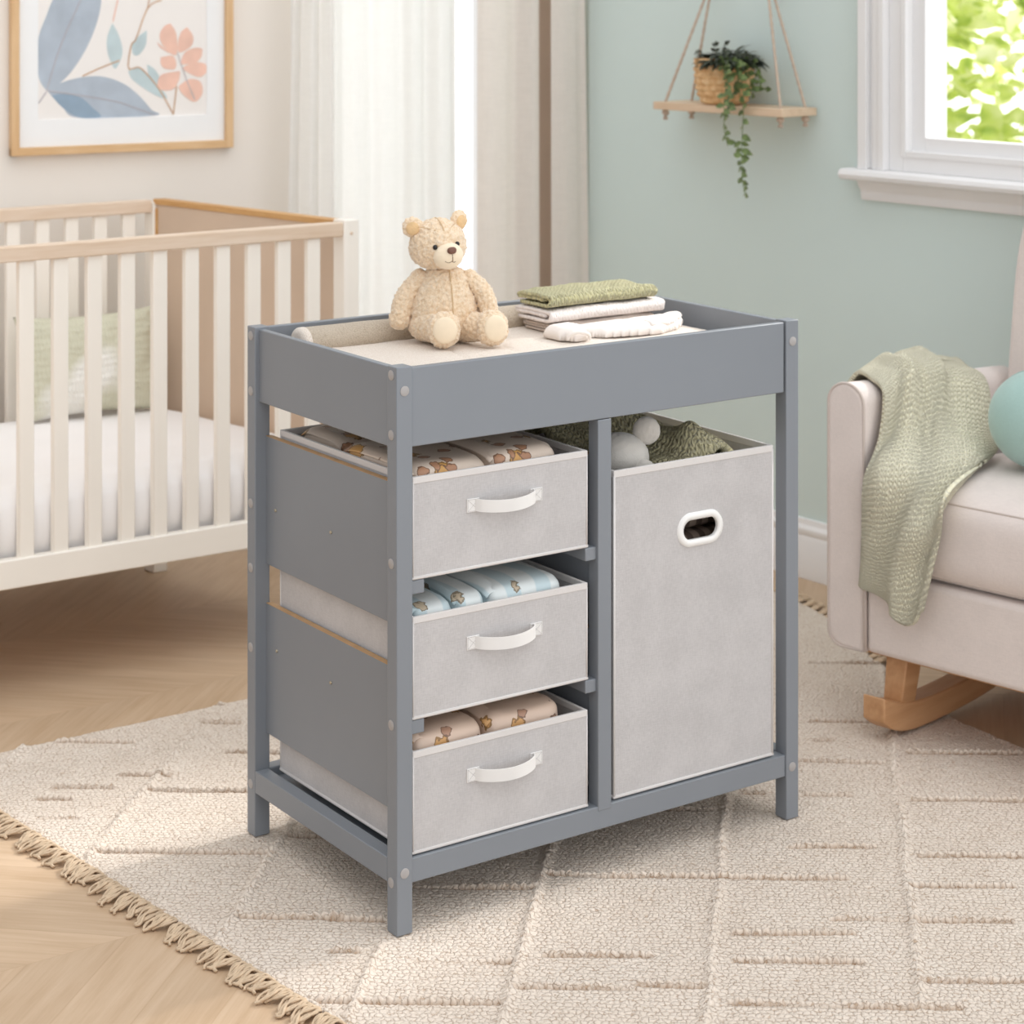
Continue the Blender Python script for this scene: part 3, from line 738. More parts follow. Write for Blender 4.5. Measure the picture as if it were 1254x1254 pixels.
# ------------------------------------------------------------------ changing pad, towels, garment
ZM = .862
def pad():
    t = thing('changing_pad', 'cream terry changing pad with a taupe rolled bolster, in the table tray', 'changing pad', (0, 0, 0))
    x0, x1, y0, y1 = .031, TL-.031, .0185, TD-.019; n, k = 120, 70; A = np.zeros((n, k, 3))
    for i in range(n):
        for j in range(k):
            u, v = i/(n-1), j/(k-1); x, y = x0+(x1-x0)*u, y0+(y1-y0)*v
            e = min((x-x0), (x1-x), (y-y0), (y1-y))
            z = ZM-.018*math.exp(-e/.010)-.003*abs(noise.noise(Vector((x*9, y*9, 0))))-.0015*abs(noise.noise(Vector((x*40, y*40, 2))))
            z -= .0035*(math.exp(-((x-.42+.05*math.sin(y*9))/.004)**2)+math.exp(-((x-.27+.02*math.sin(y*14))/.004)**2))*(y < .28)
            A[i, j] = (x, y, z)
    m = MB().grid(A)
    rim = [tuple(A[i, 0]) for i in range(n)]+[tuple(A[-1, j]) for j in range(1, k)]+[tuple(A[i, -1]) for i in range(n-2, -1, -1)]+[tuple(A[0, j]) for j in range(k-2, 0, -1)]
    m.grid(np.array([rim, [(p[0], p[1], .8065) for p in rim]]), cv=True)
    m.build('mat', TERRYC, t, smooth=True, weld=1e-5)
    # bolster: soft roll along the back with a light, rounded end
    xs = np.linspace(.075, .80, 60); cy, cz, r = .4465, .8705, .0265; rings = []
    def ring(x, s, sq=1): return [(x, cy+s*1.18*r*math.cos(a)+.002*noise.noise(Vector((x*12, a, 0))), cz+s*r*math.sin(a)+.002*noise.noise(Vector((x*12, a, 5)))) for a in np.linspace(0, 2*PI, 36, endpoint=False)]
    for x in xs: rings.append(ring(x, 1))
    rings += [ring(.806, .9), ring(.810, .6), ring(.811, .02)]
    b = MB().grid(np.array(rings), cv=True).build('bolster', TERRYT, t, smooth=True)
    MB().grid(np.array([ring(.082, 1.03), ring(.0745, 1.02), ring(.070, .93), ring(.0665, .7), ring(.067, .35), ring(.068, .02)]), cv=True).build('bolster_end', TERRYC, b, smooth=True)
pad()

def folded(name, label, cat, loc, rz, L, D, t, layers, mat, seed, group=None, inner=None):
    """folded cloth: one long sheet folded to and fro, its cross-section swept along x with soft sag"""
    root_v = []
    rs = random.Random(seed); R = t*.62
    # cross-section path (y, z): outer wrap first
    H = layers*t
    path = []
    y_f, y_b = 0, D
    z = t*.5; d = 1
    seq = []
    Rr = (H-t)/2; c = y_f+Rr+t/2; back = y_b
    for f in np.linspace(0, 1, 10): seq.append((back+(c-back)*f, t/2))
    for q in np.linspace(0, PI, 13)[1:-1]: seq.append((c-Rr*math.sin(q), t/2+Rr-Rr*math.cos(q)))
    for f in np.linspace(0, 1, 10): seq.append((c+(back-c)*f, H-t/2))
    n_in = max(1, int(layers)-2); zz0 = H-t*1.5
    for k in range(n_in):                      # inner folds tucked between the outer wrap
        r2 = t*.5; zt = H-t*1.5-k*t
        for q in np.linspace(0, PI, 6)[1:-1]:
            seq.append(((back+r2*math.sin(q)) if k % 2 == 0 else (c+.004-r2*math.sin(q)), zt+t/2+r2*math.cos(q)))
        rng = (back, c+.006) if k % 2 == 0 else (c+.006, back-.004)
        for f in np.linspace(0, 1, 8): seq.append((rng[0]+(rng[1]-rng[0])*f, zt))
    NX = 46; A = np.zeros((NX, len(seq), 3)); UV = []
    o = rs.random()*10
    ln = np.concatenate([[0], np.cumsum(np.hypot(np.diff([p[0] for p in seq]), np.diff([p[1] for p in seq])))])
    for i in range(NX):
        u = i/(NX-1)
        for j, (y, zz) in enumerate(seq):
            f = zz/H; x = L*u+.004*noise.noise(Vector((y*30+o, zz*120, 1)))*(1 if u in (0, 1) else .5)
            sag = 1-.10*math.exp(-min(u, 1-u)/.08)
            A[i, j] = (x, y+.0035*noise.noise(Vector((x*14, zz*90, o))), zz*sag+.0030*f*noise.noise(Vector((x*22, y*22, o)))+.0020*f*noise.noise(Vector((x*70, y*70, o))))
            UV.append((x*3.2, ln[j]*3.2))
    m = MB().grid(A); m.uv = UV
    ob = m.build(name, mat, None, smooth=True, solid=t*.84, off=0)
    ob.location = loc; ob.rotation_euler = (0, 0, rz)
    return tag(ob, label, cat, group)
RZ = math.radians(.6)
GT = 'folded towels stacked on the changing pad'
folded('folded_towel', 'taupe folded towel at the bottom of the stack on the changing pad', 'towel', (.527, .309, ZM+.001), RZ, .240, .090, .0052, 3.4, KTAUPE, 1, GT)
folded('folded_towel', 'cream textured folded towel in the middle of the stack', 'towel', (.518, .303, ZM+.0202), RZ, .272, .106, .0068, 3.6, KCREAM, 2, GT)
folded('folded_towel', 'olive green knitted folded towel on top of the stack', 'towel', (.522, .309, ZM+.0466), RZ, .252, .098, .0070, 3.6, KGREEN, 3, GT)

def puff(name, mat, poly, z, h, parent=None, res=.004, edge=.02, wr=.0025, seed=0, tag_=None):
    """pillow-like cloth body from an outline lying at height z"""
    P = np.array(poly, float); x0, y0 = P.min(0)-res; x1, y1 = P.max(0)+res
    xs = np.arange(x0, x1+res, res); ys = np.arange(y0, y1+res, res)
    X, Y = np.meshgrid(xs, ys, indexing='ij'); ins = np.zeros(X.shape, bool); dist = np.full(X.shape, 9.0)
    n = len(P)
    for i in range(n):
        a, b = P[i], P[(i+1) % n]
        with np.errstate(divide='ignore', invalid='ignore'):
            cr = ((a[1] > Y) != (b[1] > Y)) & (X < (b[0]-a[0])*(Y-a[1])/(b[1]-a[1])+a[0])
        ins ^= cr
        d = b-a; tt = np.clip(((X-a[0])*d[0]+(Y-a[1])*d[1])/(d@d), 0, 1); dist = np.minimum(dist, np.hypot(X-a[0]-tt*d[0], Y-a[1]-tt*d[1]))
    hh = h*np.sqrt(np.clip(1-(1-np.clip(dist/edge, 0, 1))**2, 0, 1))
    wrk = wr*(vnoise(X*45+seed, Y*45, 31+seed)-.5)*2+wr*1.2*(vnoise((X+Y)*22, (X-Y)*70+seed, 41)-.5)
    zt = z+np.maximum(hh+wrk*np.clip(dist/edge, 0, 1), .0008)
    idx = -np.ones(X.shape, int); V = []; F = []
    ok = ins
    for i in range(X.shape[0]):
        for j in range(X.shape[1]):
            if ok[i, j]: idx[i, j] = len(V); V.append((X[i, j], Y[i, j], zt[i, j]))
    nt = len(V); V += [(x, y, z) for x, y, _ in V]
    cnt = {}
    for i in range(X.shape[0]-1):
        for j in range(X.shape[1]-1):
            q = (idx[i, j], idx[i+1, j], idx[i+1, j+1], idx[i, j+1])
            if min(q) >= 0:
                F.append(q); F.append(tuple(a+nt for a in q[::-1]))
                for a, b in zip(q, q[1:]+q[:1]): cnt[(a, b)] = 1
    for a, b in list(cnt):
        if (b, a) not in cnt: F.append((b, a, a+nt, b+nt))
    m = MB().add(V, F)
    return m.build(name, mat, parent, smooth=True)
def garment():
    t = thing('baby_garment', 'white folded baby garment lying in front of the towel stack', 'baby clothes', (-.012, 0, 0))
    puff('body', GARM, [(.585, .215), (.66, .196), (.70, .190), (.76, .215), (.808, .258), (.822, .282), (.810, .295), (.76, .298), (.62, .292), (.56, .288), (.545, .265)], ZM+.0015, .019, t, seed=3, wr=.0010)
    puff('leg', GARM, [(.498, .285), (.512, .300), (.535, .306), (.575, .300), (.600, .285), (.57, .275), (.556, .255), (.560, .225), (.545, .206), (.515, .210), (.497, .240)], ZM+.0015, .023, t, edge=.024, seed=5, wr=.0014)
    puff('sleeve', GARM, [(.68, .196), (.74, .205), (.785, .240), (.814, .270), (.815, .288), (.785, .288), (.74, .262), (.69, .238)], ZM+.0150, .0085, t, seed=8, wr=.0006, edge=.012)
    MB().tube(catmull([(.503, .214, ZM+.006), (.507, .209, ZM+.016), (.522, .203, ZM+.019), (.540, .201, ZM+.014), (.545, .204, ZM+.005)], 16), .0035, 8).build('cuff', GARM, t, smooth=True)
garment()

# ------------------------------------------------------------------ teddy bear
def bear():
    t = thing('teddy_bear', 'cream plush teddy bear sitting on the changing pad', 'teddy bear', (.321, .357, ZM+.0035), -.60545)
    o = Vector((3, 1, 7))
    def fur(a=1.0):
        return lambda p: a*(.0026*noise.noise(p*200+o)+.0015*noise.noise(p*480+o))
    def capsule(name, p0, p1, r0, r1, bend=None, nu=88, nv=60, parent=t, mat=FUR):
        p0, p1 = Vector(p0), Vector(p1); ax = (p1-p0); L = ax.length; ax.normalize()
        up = Vector((0,0,1)) if abs(ax.z) < .9 else Vector((1,0,0)); a = (up-ax*up.dot(ax)).normalized(); b = ax.cross(a)
        bend = Vector(bend) if bend else Vector((0,0,0)); A = np.zeros((nv+1, nu, 3)); ff = fur()
        for i in range(nv+1):
            s = i/nv; ln = -r0+(L+r0+r1)*s
            f = min(1, max(0, ln/L)); r = r0+(r1-r0)*(f*f*(3-2*f))
            if ln < 0: r = math.sqrt(max(0, r0*r0-ln*ln))
            elif ln > L: r = math.sqrt(max(0, r1*r1-(ln-L)**2))
            c = p0+ax*ln+bend*math.sin(PI*f)
            for j in range(nu):
                th = 2*PI*j/nu; nrm = a*math.cos(th)+b*math.sin(th); p = c+nrm*r
                k = (nrm if 0 <= ln <= L else (p-(p0 if ln < 0 else p1)).normalized()); A[i, j] = p+k*ff(p)
        return MB().grid(A, cv=True).build(name, mat, parent, smooth=True)
    # body: pear
    prof = [(.002,-.002),(.032,.000),(.049,.010),(.056,.026),(.0580,.044),(.0555,.062),(.0495,.080),(.042,.096),(.035,.108),(.026,.117),(.002,.122)]
    P = catmull(prof, 90); nu = 150; A = np.zeros((90, nu, 3)); ff = fur()
    for i, (r, z) in enumerate(P):
        for j in range(nu):
            a = 2*PI*j/nu; p = Vector((r*math.cos(a), r*.86*math.sin(a), z)); q = Vector((math.cos(a), math.sin(a), .3)).normalized(); A[i, j] = p+q*ff(p)
    body = MB().grid(A, cv=True).build('body', FUR, t, smooth=True)
    pth = []
    for r, z in P[6:80]:
        a = -PI/2+.25; pth.append((r*1.0*math.cos(a)+.001, (r*.86)*math.sin(a)-.0002, z))
    MB().tube(pth, .0011, 6).build('seam', SEAMT, body, smooth=True)
    # head
    from mathutils import Matrix
    R = Matrix.Rotation(.42, 3, 'Z') @ Matrix.Rotation(-.09, 3, 'Y') @ Matrix.Rotation(.06, 3, 'X')
    HC = Vector((-.012, -.006, .1575))
    A = np.zeros((101, 160, 3)); ff = fur()
    for i in range(101):
        ph = -PI/2+PI*i/100
        for j in range(160):
            th = 2*PI*j/160
            p = Vector((math.cos(ph)*math.cos(th)*.0475, math.cos(ph)*math.sin(th)*.042, math.sin(ph)*.0425))
            if p.z < 0: p.x *= 1+.06*math.sin(-p.z/.0425*PI)
            p.x *= 1-.10*max(0, p.z/.0425)**2
            q = R @ p; A[i, j] = HC+q+q.normalized()*ff(HC+q)
    head = MB().grid(A, cv=True).build('head', FUR, t, smooth=True)
    H = lambda x, y, z: HC+R @ Vector((x, y, z))
    # head seam over the crown
    MB().tube([H(0, -.0425*math.cos(a), .0432*math.sin(a)) for a in np.linspace(.62, 1.7, 20)], .0008, 6).build('seam', SEAMT, head, smooth=True)
    for sx in (-1, 1):
        MB().tube([H(sx*(.006+.034*f), -.0415*math.cos(.62+.75*f)*(1-.25*f), .0418*math.sin(.62+.75*f)*(1-.16*f)) for f in np.linspace(0, 1, 14)], .0006, 6).build('seam', SEAMT, head, smooth=True)
    for sx in (-1, 1):
        c = H(sx*.041, .002, .033)
        Re = R @ Matrix.Rotation(sx*.35, 3, 'Z')
        e = MB().ell(c, (.0172, .0085, .0172), 70, 46, R=Re, disp=fur(.8)).build('ear', FUR, head, smooth=True)
        MB().ell(c+Re @ Vector((0, -.0068, -.001)), (.0112, .0042, .0112), 30, 20, R=Re).build('inner_ear', FURD, e, smooth=True)
    mz = H(.002, -.0395, -.0135)
    MB().ell(mz, (.0256, .0185, .0218), 60, 40, R=R, disp=lambda p: .0004*noise.noise(p*300)).build('muzzle', PADF, head, smooth=True)
    MB().ell(H(.002, -.0565, -.0015), (.0078, .0050, .0056), 30, 20, R=R, power=.85).build('nose', NOSE, head, smooth=True)
    def onm(x, z):   # a point on the front of the muzzle
        k = max(0, 1-((x)/.0238)**2-(z/.0205)**2); return mz+R @ Vector((x, -.0185*math.sqrt(k)-.0002, z))
    MB().tube([onm(0, z) for z in np.linspace(.008, -.0065, 8)], .00055, 6).tube([onm(x, -.0085+.0022*math.cos(x/.0105*PI/2*0)-.0028*math.sin((x+.0125)/.0125*PI)+.002) for x in np.linspace(-.0125, 0, 10)], .00055, 6).tube([onm(x, -.0065-.0012*math.sin(x/.005*PI)) for x in np.linspace(0, .005, 6)], .00055, 6).build('mouth', THREAD, head, smooth=True)
    for sx in (-1, 1):
        MB().ell(H(sx*.0195, -.0385, .0035), (.0041, .0034, .0043), 24, 16, R=R).build('eye', EYE, head, smooth=True)
    # limbs
    capsule('arm', (-.041, -.002, .100), (-.073, -.014, .036), .0160, .0180, (-.006, 0, .004))
    capsule('arm', (.040, -.002, .100), (.074, -.020, .046), .0155, .0155, (.006, 0, .005))
    for sx, hip, foot, dr in ((-1, (-.033, -.012, .0255), (.000, -.070, .0275), Vector((.16, -1, .10))), (1, (.032, -.012, .0245), (.076, -.052, .0275), Vector((.42, -1, .10)))):
        leg = capsule('leg', hip, foot, .0260, .0215)
        dr.normalize(); Rq = dr.to_track_quat('-Y', 'Z').to_matrix()
        f = Vector(foot)
        MB().ell(f+dr*.006, (.0262, .0185, .0285), 90, 60, R=Rq, disp=fur(), power=.9).build('foot', FUR, leg, smooth=True)
        MB().ell(f+dr*.0205, (.0196, .0062, .0212), 40, 24, R=Rq).build('foot_pad', PADF, leg, smooth=True)
    t.scale = (1.10, 1.10, 1.10)
FURD = simple('tan_fur', (226,190,142), .95, .1, 120, .7, 260, .0015, sheen=.4)
bear()

# ------------------------------------------------------------------ crib, mattress, pillow
CY, CB, SK = 1.431, 2.190, -.150        # front plane, back plane, sideways shift of the back corner
def crib():
    t = thing('baby_crib', 'cream slatted crib with birch top rails and a taupe end panel', 'crib', (.772, CY, 0))
    X0 = -1.34   # left end, local x
    pw = .040
    def sk(x, y): return x+SK*y/(CB-CY)
    def sbox(mb, x0, x1, y0, y1, z0, z1):
        V = [(sk(x, y), y, z) for z in (z0, z1) for y in (y0, y1) for x in (x0, x1)]
        return mb.add(V, [(0,2,3,1),(4,5,7,6),(0,1,5,4),(2,6,7,3),(0,4,6,2),(1,3,7,5)])
    D = CB-CY
    for x in (X0, -pw):
        for y in (0, D-.03):
            p = sbox(MB(), x, x+pw, y-.005, y+.035, -.011, .957 if y == 0 else .945).build('post', CREAMP, t, bevel=.003)
    MB().disc((-.020, -.0048, .925), (0, -1, 0), .004, .0015, 14).build('bolt_cap', BIRCH, t, smooth=True, angle=40)
    for y, n in ((0, 'front'), (D-.028, 'back')):
        sbox(MB(), X0+pw, -pw, y-.002, y+.030, .918, .951).build('top_rail', BIRCH, t, bevel=.003)
        sbox(MB(), X0+pw, -pw, y, y+.026, .226, .288).build('bottom_rail', CREAMP, t, bevel=.003)
        x = -.0955 if y == 0 else -.082
        while x > X0+.06:
            sbox(MB(), x-.0335, x, y+.006, y+.020, .286, .920).build('slat', CREAMP, t, bevel=.002)
            x -= .0776
    for x in (-.034, X0+.008):
        e = sbox(MB(), x, x+.026, .03, D-.03, .20, .940).build('end_panel', PANELT, t, bevel=.001)
        sbox(MB(), x-.003, x+.029, .028, D-.028, .940, .954).build('panel_cap', OAKE, e, bevel=.001)
        sbox(MB(), x-.002, x+.004, D-.045, D-.030, .22, .930).build('panel_edge', OAKE, e)
    sbox(MB(), X0+.03, -.03, .022, D-.03, .245, .262).build('mattress_base', BIRCH, t)
    # mattress: quilted sides
    cx0, cx1, y0, y1, z0, z1 = X0+.05, -.05, .037, D-.04, .2625, .437
    m = MB(); n, k = 420, 14
    per = []
    A = []
    def top(x, y):
        e = min(y-y0, y1-y, x-cx0, cx1-x); return z1-.028*math.exp(-max(e, 0)/.016)+.004*noise.noise(Vector((x*5, y*7, 0)))
    xs = np.linspace(cx0, cx1, n); yy = np.concatenate([y0+(y1-y0)*np.linspace(0, 1, 50)**1.0])
    G = np.array([[(sk(x, y), y, top(x, y)) for y in yy] for x in xs])
    m.grid(G)
    def side(pts, nrm, amp=.0165):
        A = []
        for q, f in enumerate(np.linspace(0, 1, k)):
            row = []
            for (x, y, z) in pts:
                b = amp*max(0, math.sin(PI*min(1, f/.78)))**.45*(.10+.90*abs(math.sin(((x+.112)*nrm[1]+y*nrm[0])*PI/.0776))**.6)
                row.append((x+nrm[0]*b*1, y+nrm[1]*b*1, z+(z0-z)*f))
            A.append(row)
        m.grid(np.array(A))
    side([tuple(G[i, 0]) for i in range(n)], (0, -1)); side([tuple(G[i, -1]) for i in range(n)], (0, 1))
    side([tuple(G[0, j]) for j in range(50)], (-1, 0), .008); side([tuple(G[-1, j]) for j in range(50)], (1, 0), .008)
    o = m.build('crib_mattress', MATF, None, smooth=True, weld=1e-4); o.location = (.772, CY, 0)
    tag(o, 'white fitted crib mattress with a puffy quilted side', 'mattress')
crib()
def pillow():
    t = NT('sage_tie_dye'); co = t.coord()
    nz = t.noise(co, 4.2, 2, .4); rib = t.n('ShaderNodeTexWave', wave_type='BANDS', bands_direction='X'); rib.inputs['Scale'].default_value = 34; rib.inputs['Distortion'].default_value = 2.5
    t.l(co, rib.inputs['Vector'])
    rib2 = t.n('ShaderNodeTexWave', wave_type='BANDS', bands_direction='Z'); rib2.inputs['Scale'].default_value = 18; rib2.inputs['Distortion'].default_value = 5; t.l(co, rib2.inputs['Vector'])
    h = t.math('ADD', t.math('MULTIPLY', rib.outputs[1], .5), t.math('MULTIPLY', rib2.outputs[1], .5))
    t.l(t.ramp(nz, [(.56, lin((212,210,188))), (.64, lin((242,240,233)))]), t.b.inputs['Base Color'])
    t.b.inputs['Roughness'].default_value = .95; t.bump(h, .7, .004)
    n, k = 60, 44; m = MB()
    w, hgt, th = .185, .130, .055
    for sgn in (-1, 1):
        A = []
        for i in range(n):
            row = []
            for j in range(k):
                u, v = 2*i/(n-1)-1, 2*j/(k-1)-1
                pin = 1-.10*(1-v*v)*abs(u)**3; pin2 = 1-.13*(1-u*u)*abs(v)**3
                prof = max(0, (1-u*u)*(1-v*v))**.45
                row.append((u*w*(1-.10*(1-v*v)**1*abs(u)), sgn*th*prof+.004*noise.noise(Vector((u*5, v*5, sgn))), v*hgt*(1-.10*(1-u*u)*abs(v))))
            A.append(row)
        m.grid(np.array(A))
    o = m.build('throw_pillow', t.mat, None, smooth=True, weld=3e-3)
    o.location = (.372, 2.062, .437+.1285); o.rotation_euler = (math.radians(-14), 0, math.radians(-2))
    tag(o, 'sage green crinkled pillow with white tie-dye patches, inside the crib', 'pillow')
pillow()

# ------------------------------------------------------------------ framed print
ART = {'leafA': [(-0.25, 1.235), (-0.271, 1.273), (-0.272, 1.363), (-0.25, 1.427), (-0.227, 1.477), (-0.17, 1.548), (-0.129, 1.578), (-0.108, 1.518), (-0.104, 1.467), (-0.115, 1.411), (-0.142, 1.346), (-0.181, 1.286), (-0.222, 1.247)], 'leafB': [(-0.248, 1.235), (-0.206, 1.256), (-0.149, 1.268), (-0.097, 1.267), (-0.044, 1.248), (-0.002, 1.216), (0.031, 1.179), (0.043, 1.162), (-0.162, 1.162), (-0.206, 1.189), (-0.237, 1.222)], 'leafBd': [(-0.237, 1.222), (-0.206, 1.226), (-0.16, 1.215), (-0.129, 1.189), (-0.105, 1.163), (-0.162, 1.163), (-0.206, 1.189)], 'l3': [(-0.074, 1.406), (-0.055, 1.37), (-0.047, 1.329), (-0.06, 1.294), (-0.071, 1.291), (-0.087, 1.33), (-0.088, 1.37)], 'l4': [(0.02, 1.387), (0.017, 1.349), (-0.002, 1.323), (-0.018, 1.326), (-0.018, 1.357)], 'l5': [(-0.031, 1.28), (-0.002, 1.29), (0.031, 1.261), (0.058, 1.235), (0.076, 1.206), (0.041, 1.217), (-0.002, 1.244), (-0.023, 1.262)], 'l6': [(0.02, 1.297), (0.041, 1.284), (0.055, 1.261), (0.047, 1.24), (0.028, 1.261)], 'p1': [(0.085, 1.404), (0.101, 1.378), (0.104, 1.327), (0.09, 1.322), (0.063, 1.348), (0.055, 1.374), (0.068, 1.397)], 'p2': [(0.132, 1.394), (0.149, 1.368), (0.142, 1.342), (0.109, 1.327), (0.106, 1.353), (0.115, 1.381)], 'p3a': [(0.175, 1.336), (0.172, 1.315), (0.156, 1.3), (0.118, 1.295), (0.115, 1.306), (0.128, 1.329), (0.156, 1.339)], 'p3b': [(0.156, 1.302), (0.184, 1.294), (0.184, 1.271), (0.161, 1.261), (0.12, 1.285)], 'p4': [(0.058, 1.315), (0.09, 1.319), (0.101, 1.301), (0.096, 1.283), (0.068, 1.286), (0.058, 1.299)], 'p5': [(0.112, 1.278), (0.109, 1.254), (0.09, 1.229), (0.052, 1.233), (0.058, 1.268)], 'p6': [(0.109, 1.239), (0.139, 1.256), (0.169, 1.248), (0.175, 1.217), (0.153, 1.195), (0.123, 1.213), (0.109, 1.231)], 'p7': [(0.047, 1.356), (0.085, 1.325), (0.058, 1.34)]}
LINES = {'a': [(-0.271, 1.203), (-0.25, 1.232)], 'b': [(-0.25, 1.235), (-0.212, 1.352), (-0.16, 1.467), (-0.134, 1.528)], 'c': [(-0.248, 1.235), (-0.16, 1.22), (-0.065, 1.202), (-0.002, 1.18), (0.041, 1.163)], 'd': [(0.06, 1.466), (0.022, 1.446), (-0.01, 1.364), (-0.023, 1.349), (-0.031, 1.288), (-0.002, 1.29), (0.025, 1.266), (0.058, 1.225), (0.093, 1.164)], 'e': [(0.028, 1.477), (0.022, 1.446)], 'f': [(-0.06, 1.467), (-0.073, 1.411)], 'g': [(0.093, 1.164), (0.102, 1.239)], 'h': [(-0.055, 1.309), (-0.108, 1.29), (-0.155, 1.27)], 'i': [(0.104, 1.327), (0.128, 1.259), (0.153, 1.2)]}
def picture():
    t = thing('framed_print', 'wood framed botanical print with blue leaves and peach flower, above the crib', 'picture', on_cream(-.05, 0, 1.07))
    off = Vector(t.location)
    def loc(mb):
        mb.v = [tuple(Vector(p)-off) for p in mb.v]; return mb
    s0, s1, z0, z1, fw, o1 = -.346, .256, 1.071, 1.90, .0205, .027
    for za in (z0, z1-fw):
        m = MB(); wbox(m, on_cream, s0, s1, .001, o1, za, za+fw); loc(m).build('frame_rail', FRAMEW, t, bevel=.001)
    for sa in (s0, s1-fw):
        m = MB(); wbox(m, on_cream, sa, sa+fw, .001, o1+.0004, z0, z1); loc(m).build('frame_upright', FRAMEV, t, bevel=.001)
    # mat board with its opening
    a0, a1, b0, b1 = -.273, .186, 1.160, 1.80
    m = MB()
    for q in ((s0+fw, a0, z0+fw, z1-fw), (a1, s1-fw, z0+fw, z1-fw), (a0, a1, z0+fw, b0), (a0, a1, b1, z1-fw)):
        wbox(m, on_cream, q[0], q[1], .006, .012, q[2], q[3])
    loc(m).build('mat_board', MATB, t)
    mats = [PAPER]+[simple('ink_'+n, c, .7, .10, 16) for n, c in (('slate', (178,188,200)), ('deep', (142,164,184)), ('teal', (194,210,213)), ('peach', (243,198,178)), ('twig', (204,164,128)), ('rib', (186,180,184)))]
    m = MB(); wbox(m, on_cream, a0, a1, .004, .007, b0, b1)
    for i, (n, pl) in enumerate(ART.items()):
        mi = {'leafA': 1, 'leafB': 1, 'leafBd': 2}.get(n, 3 if n[0] == 'l' else 4)
        P = np.array(pl+[pl[0]]); P = catmull(P, len(P)*4)[:-1]
        P[:, 0] = np.clip(P[:, 0], a0, a1); P[:, 1] = np.clip(P[:, 1], b0, b1)
        c = P.mean(0); k = len(P); o = .0073+.00006*i
        V = [on_cream(c[0], o, c[1])]+[on_cream(p[0], o, p[1]) for p in P]
        m.add(V, [(0, 1+q, 1+(q+1) % k) for q in range(k)], mi)
    for i, (n, pl) in enumerate(LINES.items()):
        P = catmull(pl, 24); w = .0013 if n in 'bci' else .0017; T = np.gradient(P, axis=0); T /= np.linalg.norm(T, axis=1)[:, None]; N = np.stack([-T[:, 1], T[:, 0]], 1)
        mi = 5 if n in 'degh' else 6
        if n in 'f': mi = 4
        o = .0085+.00005*i
        m.grid(np.array([[on_cream(*((P[q]+N[q]*w)[0:1]), o, (P[q]+N[q]*w)[1]) for q in range(24)], [on_cream((P[q]-N[q]*w)[0], o, (P[q]-N[q]*w)[1]) for q in range(24)]]), mi=mi)
    loc(m).build('print', mats, t)
    m = MB(); wbox(m, on_cream, s0+fw, s1-fw, .0145, .0155, z0+fw, z1-fw); loc(m).build('glass', GLASS, t)
picture()

# ------------------------------------------------------------------ curtains
def curtain(name, label, mat, s_top, s_bot, base, amp, waves, seed, zt=2.42, zb=.02, phase=0, fn_extra=None, group='curtains at the tall window'):
    n, k = 34, 220; A = np.zeros((k, n, 3)); rs = random.Random(seed)
    for i in range(k):
        u = i/(k-1)
        for j in range(n):
            v = j/(n-1); z = zt+(zb-zt)*v
            a0 = s_top[0]+(s_bot[0]-s_top[0])*v; a1 = s_top[1]+(s_bot[1]-s_top[1])*v
            w = u+.018*noise.noise(Vector((u*6, v*1.6, seed)))
            ph = 2*PI*waves*w+phase
            d = amp*(math.sin(ph)+.30*math.sin(2*ph+1)*(1-.4*v))*(0.75+.45*noise.noise(Vector((u*3, v*1.2, seed+4))))
            if fn_extra: d += fn_extra(u, v)
            s = a0+(a1-a0)*u
            A[i, j] = on_cream(s, base+d, z)
    m = MB().grid(A)
    o = m.build(name, mat, None, smooth=True, solid=.0012)
    tag(o, label, 'curtain', group)
    h = MB(); p = [A[i, -1] for i in range(0, k, 2)]
    h.grid(np.array([[(q[0], q[1], q[2]+dz) for q in p] for dz in (0, .03)])).build('hem', mat, o, smooth=True, solid=.003, off=0)
    return o
curtain('curtain', 'white linen curtain panel nearest the framed print', SHEERA, (.405, .50), (.352, .505), .115, .020, 2.2, 1, phase=.5)
curtain('curtain', 'bright sheer curtain panel covering the window behind the teddy bear', SHEERB, (.507, .895), (.509, .90), .100, .013, 4.5, 2, phase=2)
curtain('curtain', 'off-white linen drape panel just left of the dark fold', DRAPE, (.952, 1.138), (.952, 1.142), .125, .018, 1.4, 3, phase=-.8)
dr = curtain('curtain', 'beige linen drape panel at the corner against the green wall', DRAPE, (1.163, 1.264), (1.170, 1.300), .165, .010, 1.1, 4, phase=-1.2)
m = MB(); m.grid(np.array([[on_cream(1.263+.035*f, .135+o, 2.42-2.40*f) for f in np.linspace(0, 1, 20)] for o in (-.03, .012)])).build('lining_edge', DRAPEL, dr, smooth=True, solid=.002, off=0)
MB().grid(np.array([[on_cream(s0_+.002*math.sin(z*3), .050-.012*math.sin((s0_-1.12)/.14*PI), z) for z in np.linspace(.02, 2.42, 30)] for s0_ in np.linspace(1.120, 1.245, 13)])).build('fold_shade_strip', simple('fold_shade_taupe', (206,184,166), .9, .03), dr, smooth=True, solid=.0015, off=0)  # taupe strip behind the gap, added to paint in the deep fold's shade
cr = thing('curtain_rod', 'pale wooden curtain rod above the tall window', 'curtain rod', (0, 0, 0))
MB().tube([on_cream(.3, .12, 2.43), on_cream(1.30, .12, 2.43)], .012, 14).build('pole', FRAMEW, cr, smooth=True, angle=50)
for s in (.36, 1.24):
    MB().tube([on_cream(s, -.002, 2.43), on_cream(s, .12, 2.43)], .008, 10).build('bracket', FRAMEW, cr, smooth=True, angle=50)

